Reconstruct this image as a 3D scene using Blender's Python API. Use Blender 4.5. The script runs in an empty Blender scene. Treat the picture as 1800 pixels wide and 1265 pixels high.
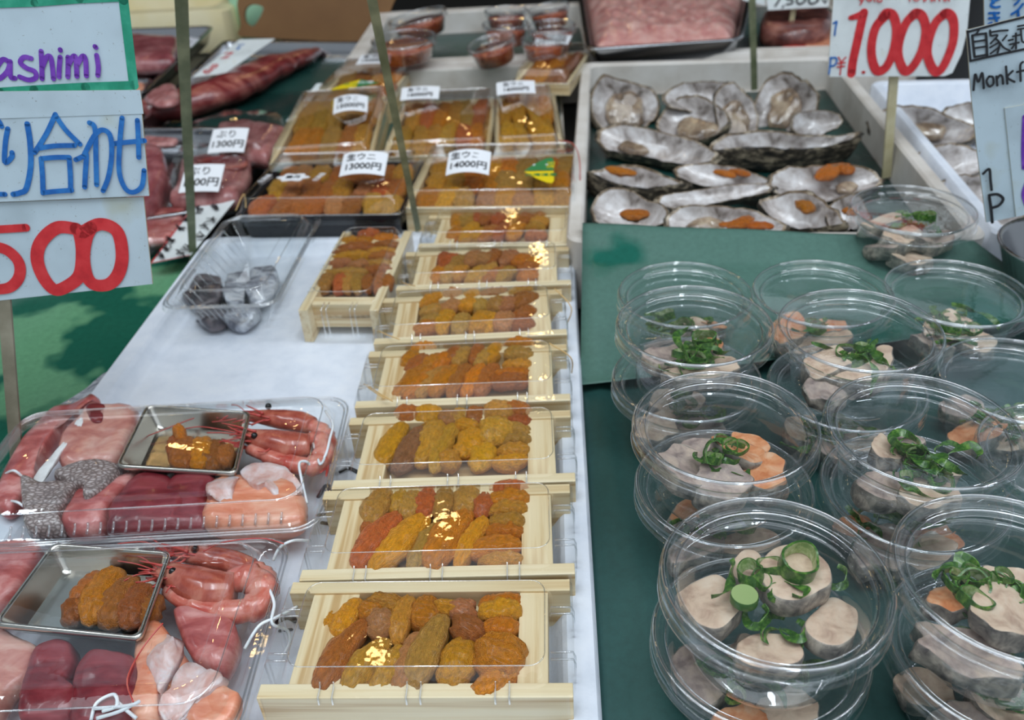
import bpy, bmesh, math, random
from mathutils import Vector, Matrix, Euler, noise
import mathutils
R = math.radians
rnd = random.Random(7)
C = bpy.context.scene.collection
scene = bpy.context.scene

# ------------------------------------------------------------------ camera
CAM_H = 0.46
FPX = 1500.0
PITCH = R(33.8)
ROLL = R(3.58)
_F = Vector((0, math.cos(PITCH), -math.sin(PITCH)))
_U = Vector((0, math.sin(PITCH), math.cos(PITCH)))
_R = Vector((1, 0, 0))
_c, _s = math.cos(ROLL), math.sin(ROLL)
EYE = Vector((0, 0, CAM_H))
cam_d = bpy.data.cameras.new('camera')
cam = bpy.data.objects.new('camera', cam_d)
C.objects.link(cam)
cam_d.sensor_width = 36.0
cam_d.lens = 36.0 * FPX / 1800.0
cam_d.clip_start = 0.01
cam_d.clip_end = 60
_xc = _R * _c - _U * _s
_yc = _R * _s + _U * _c
_m = Matrix((_xc, _yc, -_F)).transposed().to_4x4()
_m.translation = EYE
cam.matrix_world = _m
cam_d.dof.use_dof = True
cam_d.dof.focus_distance = 0.53
cam_d.dof.aperture_fstop = 8.5
scene.camera = cam

# ------------------------------------------------------------------ world and lights
scene.view_settings.view_transform = 'Standard'
scene.view_settings.look = 'None'
scene.view_settings.gamma = 1.0
scene.view_settings.exposure = -0.33
scene.cycles.use_denoising = True
scene.cycles.max_bounces = 10
scene.cycles.diffuse_bounces = 4
scene.cycles.glossy_bounces = 5
scene.cycles.transparent_max_bounces = 40
scene.cycles.transmission_bounces = 8
scene.cycles.caustics_reflective = False
scene.cycles.caustics_refractive = False
scene.cycles.sample_clamp_indirect = 4.0
W = bpy.data.worlds.new('market_air')
scene.world = W
W.use_nodes = True
_bg = W.node_tree.nodes['Background']
_bg.inputs[0].default_value = (0.80, 0.90, 1.0, 1)
_bg.inputs[1].default_value = 0.55


def area_light(name, loc, target, sx, sy, power, col):
    d = bpy.data.lights.new(name, 'AREA')
    d.shape = 'RECTANGLE'
    d.size, d.size_y = sx, sy
    d.energy = power
    d.color = col
    o = bpy.data.objects.new(name, d)
    C.objects.link(o)
    o.location = loc
    o.rotation_euler = (Vector(target) - Vector(loc)).to_track_quat('-Z', 'Y').to_euler()
    return o


# daylight coming in from the open street side, behind the buyer
area_light('street_daylight', (0.9, -1.9, 2.3), (0.0, 0.8, 0.0), 4.6, 2.4, 34, (0.84, 0.92, 1.0))
# broad soft light added overhead to brighten level surfaces; the roof has no opening
area_light('overhead_fill_light', (0.1, 0.35, 2.58), (0.1, 0.55, 0), 3.4, 1.7, 62, (0.86, 0.93, 1.0))
# cool strip lights added for fill and for streak glints on curved plastic
for p, e in (((2.1, 0.5, 2.45), 16), ((-1.9, 0.7, 2.45), 13), ((0.55, 0.1, 2.45), 11), ((-0.5, 0.1, 2.45), 11)):
    area_light('strip_fill_light', p, (p[0], p[1], 0), 0.09, 1.25, e, (0.84, 0.93, 1.0))


def bulb(loc, power, rad=0.03):
    d = bpy.data.lights.new('stall_bulb', 'POINT')
    d.energy = power
    d.color = (1.0, 0.66, 0.27)
    d.shadow_soft_size = rad
    o = bpy.data.objects.new('stall_bulb', d)
    C.objects.link(o)
    o.location = loc


# bare warm bulbs hung in a row over the stall
for p in ((-0.47, 1.67, 1.8), (-0.28, 2.22, 1.8), (0.12, 3.0, 1.8), (0.14, 3.5, 1.8), (0.19, 4.3, 1.8),
          (0.05, 4.9, 1.8), (0.16, 5.35, 1.8), (-0.1, 5.4, 1.8)):
    bulb(p, 1.5)
for p in ((-1.27, 1.97, 1.8), (-1.38, 2.72, 1.8)):
    bulb(p, 2.4, 0.04)


# ------------------------------------------------------------------ helpers
def ray(px, py):
    uu = (px - 900) / FPX
    vv = (632.5 - py) / FPX
    return _F + _R * (uu * _c + vv * _s) + _U * (-uu * _s + vv * _c)


def at(px, py, z=0.0):
    """where the line of sight through a photo pixel meets height z"""
    d = ray(px, py)
    return EYE + d * ((z - CAM_H) / d.z)


def aty(px, py, y):
    d = ray(px, py)
    return EYE + d * (y / d.y)


def lin(c):
    return tuple((x / 255 / 12.92) if x / 255 <= 0.04045 else ((x / 255 + 0.055) / 1.055) ** 2.4 for x in c)


def rgba(c):
    return (*lin(c), 1.0)


class MB:
    def __init__(self):
        self.v, self.f, self.m = [], [], []

    def add(self, v, f, m=0):
        b = len(self.v)
        self.v += [Vector(x) for x in v]
        self.f += [tuple(i + b for i in q) for q in f]
        self.m += [m] * len(f)
        return self

    def box(self, c, s, m=0, rz=0.0, bev=0.0):
        bm = bmesh.new()
        bmesh.ops.create_cube(bm, size=1)
        for v in bm.verts:
            v.co = Vector((v.co.x * s[0], v.co.y * s[1], v.co.z * s[2]))
        if bev:
            bmesh.ops.bevel(bm, geom=list(bm.edges), offset=bev, segments=2, affect='EDGES', profile=0.5)
        rot = Matrix.Rotation(rz, 3, 'Z')
        bm.verts.index_update()
        vs = [rot @ v.co + Vector(c) for v in bm.verts]
        fs = [tuple(v.index for v in f.verts) for f in bm.faces]
        bm.free()
        return self.add(vs, fs, m)

    def loft(self, rings, close=True, cap0=False, cap1=False, mats=None):
        b = len(self.v)
        n = len(rings[0])
        for r in rings:
            self.v += [Vector(p) for p in r]
        for i in range(len(rings) - 1):
            mm = mats[i] if mats else 0
            for j in range(n if close else n - 1):
                k = (j + 1) % n
                self.f.append((b + i * n + j, b + i * n + k, b + (i + 1) * n + k, b + (i + 1) * n + j))
                self.m.append(mm)
        if cap0:
            self.f.append(tuple(b + j for j in reversed(range(n))))
            self.m.append(mats[0] if mats else 0)
        if cap1:
            o = b + (len(rings) - 1) * n
            self.f.append(tuple(o + j for j in range(n)))
            self.m.append(mats[-1] if mats else 0)
        return self

    def lathe(self, prof, seg=64, mats=None, cap=False):
        rings = [[(r * math.cos(2 * math.pi * j / seg), r * math.sin(2 * math.pi * j / seg), z) for j in range(seg)] for r, z in prof]
        return self.loft(rings, True, False, cap, mats)

    def tube(self, pts, rad, seg=10, caps=True, sq=1.0, up=None):
        pts = [Vector(p) for p in pts]
        n = len(pts)
        rs = rad if isinstance(rad, (list, tuple)) else [rad] * n
        t0 = (pts[1] - pts[0]).normalized()
        ref = Vector(up) if up else (Vector((0, 0, 1)) if abs(t0.z) < 0.9 else Vector((1, 0, 0)))
        rings = []
        nrm = None
        for i, p in enumerate(pts):
            t = (pts[min(i + 1, n - 1)] - pts[max(i - 1, 0)]).normalized()
            if nrm is None:
                nrm = (ref - t * ref.dot(t)).normalized()
            else:
                nn = nrm - t * nrm.dot(t)
                nrm = nn.normalized() if nn.length > 1e-6 else nrm
            bi = t.cross(nrm)
            rings.append([p + (nrm * math.sin(a) * sq + bi * math.cos(a)) * rs[i] for a in [2 * math.pi * k / seg for k in range(seg)]])
        return self.loft(rings, True, caps, caps)

    def obj(self, name, mats, parent=None, loc=(0, 0, 0), rot=None, smooth=True, world=False, angle=None):
        """world=True: the points are world points, shifted so that loc is the origin"""
        o_ = Vector(loc)
        me = bpy.data.meshes.new(name)
        vs = [v - o_ for v in self.v] if world else self.v
        me.from_pydata([tuple(v) for v in vs], [], self.f)
        if not isinstance(mats, (list, tuple)):
            mats = [mats]
        for x in mats:
            me.materials.append(x)
        me.polygons.foreach_set('material_index', self.m)
        if smooth:
            me.polygons.foreach_set('use_smooth', [True] * len(me.polygons))
            if angle:
                try:
                    me.set_sharp_from_angle(angle=R(angle))
                except Exception:
                    pass
        me.update()
        bm = bmesh.new()
        bm.from_mesh(me)
        bmesh.ops.recalc_face_normals(bm, faces=bm.faces)
        bm.to_mesh(me)
        bm.free()
        o = bpy.data.objects.new(name, me)
        C.objects.link(o)
        if parent:
            o.parent = parent
            o.location = (o_ - Vector(parent.location)) if world else o_
        else:
            o.location = o_
        if rot:
            o.rotation_euler = rot
        return o


def tag(o, label=None, cat=None, group=None, kind=None):
    if label:
        o['label'] = label
    if cat:
        o['category'] = cat
    if group:
        o['group'] = group
    if kind:
        o['kind'] = kind
    return o


def thing(name, label, cat, loc=(0, 0, 0), rz=0.0, group=None):
    o = bpy.data.objects.new(name, None)
    C.objects.link(o)
    o.empty_display_size = 0.01
    o.location = loc
    o.rotation_euler = (0, 0, rz)
    return tag(o, label, cat, group)


def copy_tree(o, parent=None):
    c = o.copy()
    C.objects.link(c)
    c.parent = parent
    for ch in list(o.children):
        copy_tree(ch, c)
    return c


def rrect(w, d, r, z, n=6, cx=0.0, cy=0.0):
    out = []
    for sx, sy, a0 in ((1, 1, 0), (-1, 1, 90), (-1, -1, 180), (1, -1, 270)):
        for k in range(n + 1):
            a = R(a0 + 90 * k / n)
            out.append((cx + sx * (w / 2 - r) + r * math.cos(a), cy + sy * (d / 2 - r) + r * math.sin(a), z))
    return out


def catmull(pts, n=6, closed=False):
    P = [Vector(p) for p in pts]
    out = []
    L = len(P)
    for i in range(L if closed else L - 1):
        if closed:
            a, b, c, d = P[(i - 1) % L], P[i], P[(i + 1) % L], P[(i + 2) % L]
        else:
            a, b, c, d = P[max(i - 1, 0)], P[i], P[i + 1], P[min(i + 2, L - 1)]
        for k in range(n):
            t = k / n
            out.append(0.5 * ((2 * b) + (c - a) * t + (2 * a - 5 * b + 4 * c - d) * t * t + (3 * b - a - 3 * c + d) * t ** 3))
    if not closed:
        out.append(P[-1])
    return out


def pillow(mb, poly, z0, h, prof=None, wob=0.0, seed=0, mats=None, smooth_n=5, tilt=None, cap=True):
    """a solid slab with the given outline (xy points): prof = list of (outline scale, height share)"""
    prof = prof or [(0.9, 0.0), (1.0, 0.35), (0.97, 0.75), (0.86, 0.95), (0.62, 1.0), (0.3, 1.0)]
    pts = catmull([(p[0], p[1], 0) for p in poly], smooth_n, True)
    cen = sum(pts, Vector()) / len(pts)
    rings = []
    for s, q in prof:
        ring = []
        for p in pts:
            v = cen + (p - cen) * s
            v.z = z0 + h * q
            if wob:
                nv = noise.noise_vector(Vector((v.x * 45 + seed, v.y * 45, q * 2 + seed * 3)))
                n2 = noise.noise_vector(Vector((v.x * 170 + seed, v.y * 170, q * 3 + seed)))
                v = v + Vector((nv.x * 0.5 + n2.x * 0.28, nv.y * 0.5 + n2.y * 0.28, (nv.z * (0.3 + q) + n2.z * 0.2) if q > 0.05 else 0)) * wob
            if tilt:
                v.z += (v.x - cen.x) * tilt[0] + (v.y - cen.y) * tilt[1]
            ring.append(v)
        rings.append(ring)
    mb.loft(rings, True, True, cap, mats)
    return cen


def pxpoly(pts, z, x0=0.0, y0=0.0, s=1.0):
    return [at(x0 + x * s, y0 + y * s, z) for x, y in pts]


# ------------------------------------------------------------------ materials
def new_mat(name):
    m = bpy.data.materials.new(name)
    m.use_nodes = True
    nt = m.node_tree
    b = nt.nodes['Principled BSDF']
    return m, nt, b


def node(nt, typ, **kw):
    n = nt.nodes.new(typ)
    for k, v in kw.items():
        setattr(n, k, v)
    return n


def ramp(nt, fac, stops):
    r = nt.nodes.new('ShaderNodeValToRGB')
    el = r.color_ramp.elements
    while len(el) < len(stops):
        el.new(0.5)
    for e, (p, c) in zip(el, stops):
        e.position = p
        e.color = rgba(c)
    nt.links.new(fac, r.inputs[0])
    return r.outputs[0]


def tex_noise(nt, scale, detail=4, rough=0.55, mapping=None, dist=0.0, coord='Object'):
    tc = nt.nodes.new('ShaderNodeTexCoord')
    src = tc.outputs[coord]
    if mapping:
        mp = nt.nodes.new('ShaderNodeMapping')
        mp.inputs['Scale'].default_value = mapping
        nt.links.new(src, mp.inputs[0])
        src = mp.outputs[0]
    n = nt.nodes.new('ShaderNodeTexNoise')
    n.inputs['Scale'].default_value = scale
    n.inputs['Detail'].default_value = detail
    n.inputs['Roughness'].default_value = rough
    n.inputs['Distortion'].default_value = dist
    nt.links.new(src, n.inputs['Vector'])
    return n.outputs['Fac']


def bump(nt, b, h, strength, dist):
    n = nt.nodes.new('ShaderNodeBump')
    n.inputs['Strength'].default_value = strength
    n.inputs['Distance'].default_value = dist
    nt.links.new(h, n.inputs['Height'])
    nt.links.new(n.outputs[0], b.inputs['Normal'])


def plain(name, col, rough=0.5, metal=0.0, noise_amt=None, nscale=60, bump_s=0.0, bump_d=0.001, sss=0.0, coat=0.0, spec=0.5, bscale=None):
    m, nt, b = new_mat(name)
    b.inputs['Base Color'].default_value = rgba(col)
    b.inputs['Roughness'].default_value = rough
    b.inputs['Metallic'].default_value = metal
    b.inputs['Specular IOR Level'].default_value = spec
    if coat:
        b.inputs['Coat Weight'].default_value = coat
        b.inputs['Coat Roughness'].default_value = 0.08
    if sss:
        b.inputs['Subsurface Weight'].default_value = sss
        b.inputs['Subsurface Radius'].default_value = (0.006, 0.003, 0.002)
        b.inputs['Subsurface Scale'].default_value = 1.0
    if noise_amt:
        f = tex_noise(nt, nscale)
        nt.links.new(ramp(nt, f, [(0.32, noise_amt[0]), (0.5, col), (0.68, noise_amt[1])]), b.inputs['Base Color'])
    if bump_s:
        f2 = tex_noise(nt, bscale or nscale * 2)
        bump(nt, b, f2, bump_s, bump_d)
    return m


def clear_mat(name, tint=(0.975, 0.985, 0.985), base=0.06, rough=0.04, bscale=0, bstr=0.0, haze=0.0):
    m = bpy.data.materials.new(name)
    m.use_nodes = True
    nt = m.node_tree
    nt.nodes.clear()
    out = node(nt, 'ShaderNodeOutputMaterial')
    lw = node(nt, 'ShaderNodeLayerWeight')
    lw.inputs['Blend'].default_value = 0.5
    p = node(nt, 'ShaderNodeMath', operation='POWER')
    p.inputs[1].default_value = 4.0
    nt.links.new(lw.outputs['Facing'], p.inputs[0])
    ma = node(nt, 'ShaderNodeMath', operation='MULTIPLY_ADD')
    ma.inputs[1].default_value = 0.85
    ma.inputs[2].default_value = base
    nt.links.new(p.outputs[0], ma.inputs[0])
    tr = node(nt, 'ShaderNodeBsdfTransparent')
    tr.inputs[0].default_value = (*tint, 1)
    gl = node(nt, 'ShaderNodeBsdfGlossy')
    gl.inputs['Roughness'].default_value = rough
    gl.inputs[0].default_value = (1, 1, 1, 1)
    if bstr:
        f = tex_noise(nt, bscale, 2)
        bn = node(nt, 'ShaderNodeBump')
        bn.inputs['Strength'].default_value = bstr
        bn.inputs['Distance'].default_value = 0.002
        nt.links.new(f, bn.inputs['Height'])
        nt.links.new(bn.outputs[0], gl.inputs['Normal'])
    base_sh = tr.outputs[0]
    if haze:
        df = node(nt, 'ShaderNodeBsdfDiffuse')
        df.inputs[0].default_value = (0.9, 0.93, 0.95, 1)
        mh = node(nt, 'ShaderNodeMixShader')
        mh.inputs[0].default_value = haze
        nt.links.new(tr.outputs[0], mh.inputs[1])
        nt.links.new(df.outputs[0], mh.inputs[2])
        base_sh = mh.outputs[0]
    mx = node(nt, 'ShaderNodeMixShader')
    nt.links.new(ma.outputs[0], mx.inputs[0])
    nt.links.new(base_sh, mx.inputs[1])
    nt.links.new(gl.outputs[0], mx.inputs[2])
    nt.links.new(mx.outputs[0], out.inputs[0])
    return m


def wood_mat(name, axis, light=(238, 220, 182), mid=(229, 206, 162), dark=(200, 164, 112)):
    m, nt, b = new_mat(name)
    sc = [260, 260, 260]
    sc[axis] = 9
    f = tex_noise(nt, 1.0, 3, 0.5, tuple(sc), 0.3)
    sc2 = [70, 70, 70]
    sc2[axis] = 2.5
    f2 = tex_noise(nt, 1.0, 2, 0.5, tuple(sc2), 0.6)
    mx = node(nt, 'ShaderNodeMath', operation='MULTIPLY_ADD')
    mx.inputs[1].default_value = 0.35
    nt.links.new(f, mx.inputs[0])
    mm = node(nt, 'ShaderNodeMath', operation='MULTIPLY')
    mm.inputs[1].default_value = 0.65
    nt.links.new(f2, mm.inputs[0])
    nt.links.new(mm.outputs[0], mx.inputs[2])
    nt.links.new(ramp(nt, mx.outputs[0], [(0.40, light), (0.5, mid), (0.60, dark)]), b.inputs['Base Color'])
    b.inputs['Roughness'].default_value = 0.55
    bump(nt, b, f, 0.12, 0.0004)
    return m


def urchin_mat():
    m, nt, b = new_mat('sea_urchin_roe')
    oi = node(nt, 'ShaderNodeObjectInfo')
    f = tex_noise(nt, 9, 5, 0.65)
    hs = node(nt, 'ShaderNodeHueSaturation')
    mr = node(nt, 'ShaderNodeMapRange')
    mr.inputs['From Min'].default_value = 0.3
    mr.inputs['From Max'].default_value = 0.7
    mr.inputs['To Min'].default_value = 0.62
    mr.inputs['To Max'].default_value = 1.25
    nt.links.new(f, mr.inputs[0])
    nt.links.new(mr.outputs[0], hs.inputs['Value'])
    nt.links.new(oi.outputs['Color'], hs.inputs['Color'])
    nt.links.new(hs.outputs[0], b.inputs['Base Color'])
    b.inputs['Roughness'].default_value = 0.34
    b.inputs['Coat Weight'].default_value = 0.22
    b.inputs['Coat Roughness'].default_value = 0.15
    b.inputs['Subsurface Weight'].default_value = 0.25
    b.inputs['Subsurface Radius'].default_value = (0.004, 0.0015, 0.0005)
    b.inputs['Subsurface Scale'].default_value = 1.0
    tc = node(nt, 'ShaderNodeTexCoord')
    vo = node(nt, 'ShaderNodeTexVoronoi')
    vo.inputs['Scale'].default_value = 42
    nt.links.new(tc.outputs['Object'], vo.inputs['Vector'])
    ad = node(nt, 'ShaderNodeMath', operation='SUBTRACT')
    nt.links.new(f, ad.inputs[0])
    mu = node(nt, 'ShaderNodeMath', operation='MULTIPLY')
    mu.inputs[1].default_value = 0.35
    nt.links.new(vo.outputs['Distance'], mu.inputs[0])
    nt.links.new(mu.outputs[0], ad.inputs[1])
    bump(nt, b, ad.outputs[0], 0.6, 0.03)
    return m


def flesh_mat(name, a, bcol, c, scale=70, stretch=None, rough=0.28, coat=0.3, sss=0.3, bstr=0.15):
    m, nt, b = new_mat(name)
    f = tex_noise(nt, scale, 4, 0.6, stretch, 0.4)
    nt.links.new(ramp(nt, f, [(0.33, a), (0.5, bcol), (0.67, c)]), b.inputs['Base Color'])
    b.inputs['Roughness'].default_value = rough
    b.inputs['Coat Weight'].default_value = coat
    b.inputs['Coat Roughness'].default_value = 0.1
    b.inputs['Subsurface Weight'].default_value = sss
    b.inputs['Subsurface Radius'].default_value = (0.006, 0.003, 0.002)
    b.inputs['Subsurface Scale'].default_value = 1.0
    bump(nt, b, f, bstr, 0.001)
    return m


def paper_mat(name, dry, wet, rough=0.55, scale=4.0, thr=(0.5, 0.56), gloss=0.2):
    m, nt, b = new_mat(name)
    f = tex_noise(nt, scale, 3, 0.5)
    f2 = tex_noise(nt, 160, 4, 0.7)
    r1 = node(nt, 'ShaderNodeMapRange')
    r1.inputs['From Min'].default_value, r1.inputs['From Max'].default_value = thr
    nt.links.new(f, r1.inputs[0])
    mx = node(nt, 'ShaderNodeMix', data_type='RGBA')
    mx.inputs[6].default_value = rgba(dry)
    mx.inputs[7].default_value = rgba(wet)
    nt.links.new(r1.outputs[0], mx.inputs[0])
    hs = node(nt, 'ShaderNodeHueSaturation')
    mr = node(nt, 'ShaderNodeMapRange')
    mr.inputs['From Min'].default_value = 0.3
    mr.inputs['From Max'].default_value = 0.7
    mr.inputs['To Min'].default_value = 0.88
    mr.inputs['To Max'].default_value = 1.12
    nt.links.new(f2, mr.inputs[0])
    nt.links.new(mr.outputs[0], hs.inputs['Value'])
    nt.links.new(mx.outputs[2], hs.inputs['Color'])
    nt.links.new(hs.outputs[0], b.inputs['Base Color'])
    rr = node(nt, 'ShaderNodeMapRange')
    rr.inputs['To Min'].default_value = rough
    rr.inputs['To Max'].default_value = gloss
    nt.links.new(r1.outputs[0], rr.inputs[0])
    nt.links.new(rr.outputs[0], b.inputs['Roughness'])
    bump(nt, b, f2, 0.1, 0.0005)
    return m


def board_mat(name, col, spots=True):
    m, nt, b = new_mat(name)
    f = tex_noise(nt, 420, 3, 0.7)
    f2 = tex_noise(nt, 14, 3, 0.6)
    c1 = ramp(nt, f2, [(0.35, tuple(x * 0.93 for x in col)), (0.5, col), (0.62, tuple(min(255, x * 1.02) for x in col)), (0.78, (col[0] * 0.95, col[1] * 0.9, col[2] * 0.78))])
    mx = node(nt, 'ShaderNodeMix', data_type='RGBA')
    r1 = node(nt, 'ShaderNodeMapRange')
    r1.inputs['From Min'].default_value = 0.66
    r1.inputs['From Max'].default_value = 0.74
    nt.links.new(f, r1.inputs[0])
    nt.links.new(r1.outputs[0], mx.inputs[0])
    nt.links.new(c1, mx.inputs[6])
    mx.inputs[7].default_value = rgba((110, 108, 100))
    nt.links.new(mx.outputs[2], b.inputs['Base Color'])
    b.inputs['Roughness'].default_value = 0.4
    return m


M = {}
M['clear'] = clear_mat('clear_plastic', base=0.045, rough=0.03, bscale=90, bstr=0.08)
M['tub'] = clear_mat('clear_tub_plastic', base=0.075, rough=0.05, tint=(0.965, 0.975, 0.98), bscale=150, bstr=0.06, haze=0.012)
M['film'] = clear_mat('plastic_wrap', base=0.09, rough=0.08, bscale=120, bstr=0.5)
M['ridge'] = clear_mat('pressed_plastic_ridge', base=0.28, rough=0.06, tint=(0.95, 0.96, 0.97))
M['wood_x'] = wood_mat('pale_pine_along', 0)
M['wood_y'] = wood_mat('pale_pine_across', 1)
M['urchin'] = urchin_mat()
M['foam'] = plain('white_foam', (226, 232, 242), 0.55, noise_amt=((217, 224, 235), (232, 237, 245)), nscale=40, bump_s=0.35, bump_d=0.0012, bscale=230)
M['foam_old'] = plain('worn_foam', (214, 208, 200), 0.6, noise_amt=((196, 188, 178), (225, 220, 214)), nscale=14, bump_s=0.3, bump_d=0.001, bscale=200)
M['green'] = paper_mat('green_paper', (76, 113, 102), (34, 98, 84), scale=5.0, thr=(0.56, 0.6))
M['green_dark'] = paper_mat('green_paper_under', (40, 80, 76), (28, 66, 62), scale=4.0, thr=(0.45, 0.62), gloss=0.45)
M['green_wet'] = paper_mat('wet_green_sheet', (96, 150, 112), (30, 92, 74), rough=0.25, scale=7.0, thr=(0.46, 0.5), gloss=0.12)
M['green_deep'] = paper_mat('dark_green_sheet', (32, 72, 66), (22, 56, 52), rough=0.35, scale=5.0, thr=(0.45, 0.6), gloss=0.2)
M['steel'] = plain('stainless_steel', (176, 178, 182), 0.22, 1.0, bump_s=0.03, bump_d=0.0005, nscale=80)
M['steel_bright'] = plain('bright_steel', (196, 192, 184), 0.22, 1.0)
M['counter'] = plain('counter_steel', (84, 86, 88), 0.4, 0.9)
M['sign'] = board_mat('sign_board', (186, 204, 214))
M['sign_white'] = board_mat('price_card', (222, 228, 228))
M['sign_edge'] = plain('board_edge', (196, 186, 160), 0.6)
M['label'] = plain('label_paper', (236, 238, 242), 0.5)
M['ink_red'] = plain('red_marker', (206, 44, 50), 0.35, noise_amt=((188, 34, 42), (214, 58, 62)), nscale=90)
M['ink_blue'] = plain('blue_marker', (26, 104, 182), 0.35, noise_amt=((18, 90, 166), (44, 124, 196)), nscale=110)
M['ink_purple'] = plain('purple_marker', (112, 52, 172), 0.35, noise_amt=((98, 40, 158), (132, 76, 190)), nscale=110)
M['ink_green'] = plain('green_marker', (30, 146, 116), 0.35, noise_amt=((18, 130, 100), (60, 166, 136)), nscale=60)
M['ink_black'] = plain('black_marker', (26, 27, 32), 0.4)
M['sticker_yellow'] = plain('yellow_sticker', (236, 210, 24), 0.4)
M['sticker_green'] = plain('green_sticker', (40, 130, 76), 0.4)
M['stick'] = plain('bamboo_stick', (128, 134, 104), 0.5, noise_amt=((106, 114, 82), (160, 162, 128)), nscale=30)
M['stick_pale'] = plain('pale_stick', (200, 190, 152), 0.5, noise_amt=((186, 174, 132), (212, 204, 170)), nscale=30)
M['stick_grey'] = plain('weathered_stick', (128, 122, 104), 0.6, noise_amt=((104, 98, 80), (150, 144, 126)), nscale=26)
M['band'] = plain('elastic_band', (216, 178, 116), 0.5)
M['band_red'] = plain('red_elastic_band', (186, 70, 62), 0.5)
M['black_tray'] = plain('black_plastic', (30, 31, 36), 0.25)
M['liver'] = flesh_mat('liver_cut', (190, 158, 136), (222, 194, 168), (232, 210, 186), 75, rough=0.5, coat=0.0, sss=0.15)
M['liver_skin'] = flesh_mat('liver_skin', (84, 78, 76), (140, 132, 122), (192, 180, 164), 110, rough=0.5, coat=0.05, sss=0.0)
M['liver_grey'] = flesh_mat('grey_liver_cut', (140, 122, 116), (184, 164, 152), (212, 190, 170), 75, rough=0.5, coat=0.0, sss=0.15)
M['liver_orange'] = flesh_mat('orange_liver_cut', (206, 122, 72), (226, 156, 108), (232, 186, 150), 85, rough=0.5, coat=0.0, sss=0.15)
M['onion_out'] = flesh_mat('green_onion_skin', (36, 78, 24), (60, 106, 34), (110, 150, 60), 2.5, rough=0.25, coat=0.2, sss=0.0)
M['onion_in'] = flesh_mat('green_onion_inside', (118, 152, 78), (168, 188, 126), (210, 220, 180), 2.5, rough=0.35, coat=0.1, sss=0.0)
M['tuna'] = flesh_mat('tuna_flesh', (96, 28, 38), (122, 38, 46), (146, 62, 68), 30, (1, 3, 1), rough=.3, coat=.2, sss=.1, bstr=.35)
M['tuna_dark'] = flesh_mat('dark_tuna_flesh', (88, 22, 32), (112, 32, 40), (140, 54, 58), 30, (1, 3, 1))
M['bream'] = flesh_mat('bream_flesh', (170, 98, 92), (198, 138, 126), (218, 176, 162), 30, (1, 2, 1))
M['bream_pink'] = flesh_mat('pink_fish_flesh', (150, 66, 66), (184, 100, 96), (216, 156, 150), 30, (1, 2, 1))
M['salmon'] = flesh_mat('salmon_flesh', (214, 122, 88), (226, 148, 116), (236, 178, 150), 34, (1, 3, 1))
M['membrane'] = flesh_mat('silver_white_membrane', (206, 150, 136), (222, 192, 186), (234, 222, 224), 60, rough=0.3)
M['white_strip'] = plain('white_skin_edge', (226, 226, 226), 0.35, noise_amt=((200, 196, 194), (240, 240, 240)), nscale=60)
M['shrimp'] = flesh_mat('shrimp_shell', (186, 74, 64), (206, 116, 100), (222, 158, 142), 60, rough=0.2, coat=0.5, sss=0.35)
M['shrimp_head'] = flesh_mat('shrimp_head_shell', (150, 62, 50), (184, 98, 80), (206, 140, 118), 50, rough=0.2, coat=0.5, sss=0.25)
M['shrimp_red'] = flesh_mat('shrimp_feeler', (170, 46, 46), (190, 68, 62), (206, 98, 88), 60, rough=0.3)
M['eye'] = plain('black_eye', (18, 18, 20), 0.08)
M['daikon'] = flesh_mat('shredded_radish', (226, 228, 230), (238, 240, 242), (246, 246, 248), 60, rough=0.25)
M['nacre'] = flesh_mat('oyster_nacre', (104, 94, 86), (184, 176, 172), (228, 226, 226), 34, rough=0.22, coat=0.5, sss=0.0, bstr=0.3)
M['shell'] = flesh_mat('oyster_shell', (26, 24, 22), (70, 62, 52), (168, 154, 130), 60, (1, 1, 2.2), rough=0.5, coat=0.15, sss=0.0, bstr=0.8)
M['oyster'] = flesh_mat('oyster_flesh', (96, 80, 68), (146, 126, 106), (188, 170, 146), 40, rough=0.15, coat=0.6)
M['fish_red'] = flesh_mat('red_fish_loin', (92, 28, 32), (130, 52, 52), (184, 118, 106), 13, (1, 2.2, 1))
M['fish_pink'] = flesh_mat('pale_fish_block', (138, 78, 78), (172, 112, 110), (200, 150, 146), 30, (2, 1, 1))
M['fish_meat'] = flesh_mat('dark_meat', (120, 56, 62), (152, 84, 88), (184, 124, 124), 26)
M['milt'] = flesh_mat('pink_milt', (190, 124, 120), (214, 158, 150), (230, 190, 180), 34, bstr=0.8)
M['octopus'] = flesh_mat('dark_red_octopus', (70, 38, 36), (110, 62, 56), (156, 104, 92), 26)
M['crab_red'] = plain('red_shellfish', (206, 60, 44), 0.25, coat=0.3)
M['crab_pink'] = plain('peach_shellfish', (216, 142, 106), 0.3, coat=0.3)
M['roe_liquid'] = flesh_mat('orange_roe', (130, 46, 20), (178, 78, 36), (206, 116, 66), 90, rough=0.2, coat=0.5)
M['brown_board'] = plain('brown_board', (124, 86, 44), 0.5, noise_amt=((116, 78, 38), (132, 94, 52)), nscale=6)
M['yellow_foam'] = plain('cream_foam', (226, 212, 164), 0.6, noise_amt=((214, 190, 120), (232, 222, 186)), nscale=6)


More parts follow.
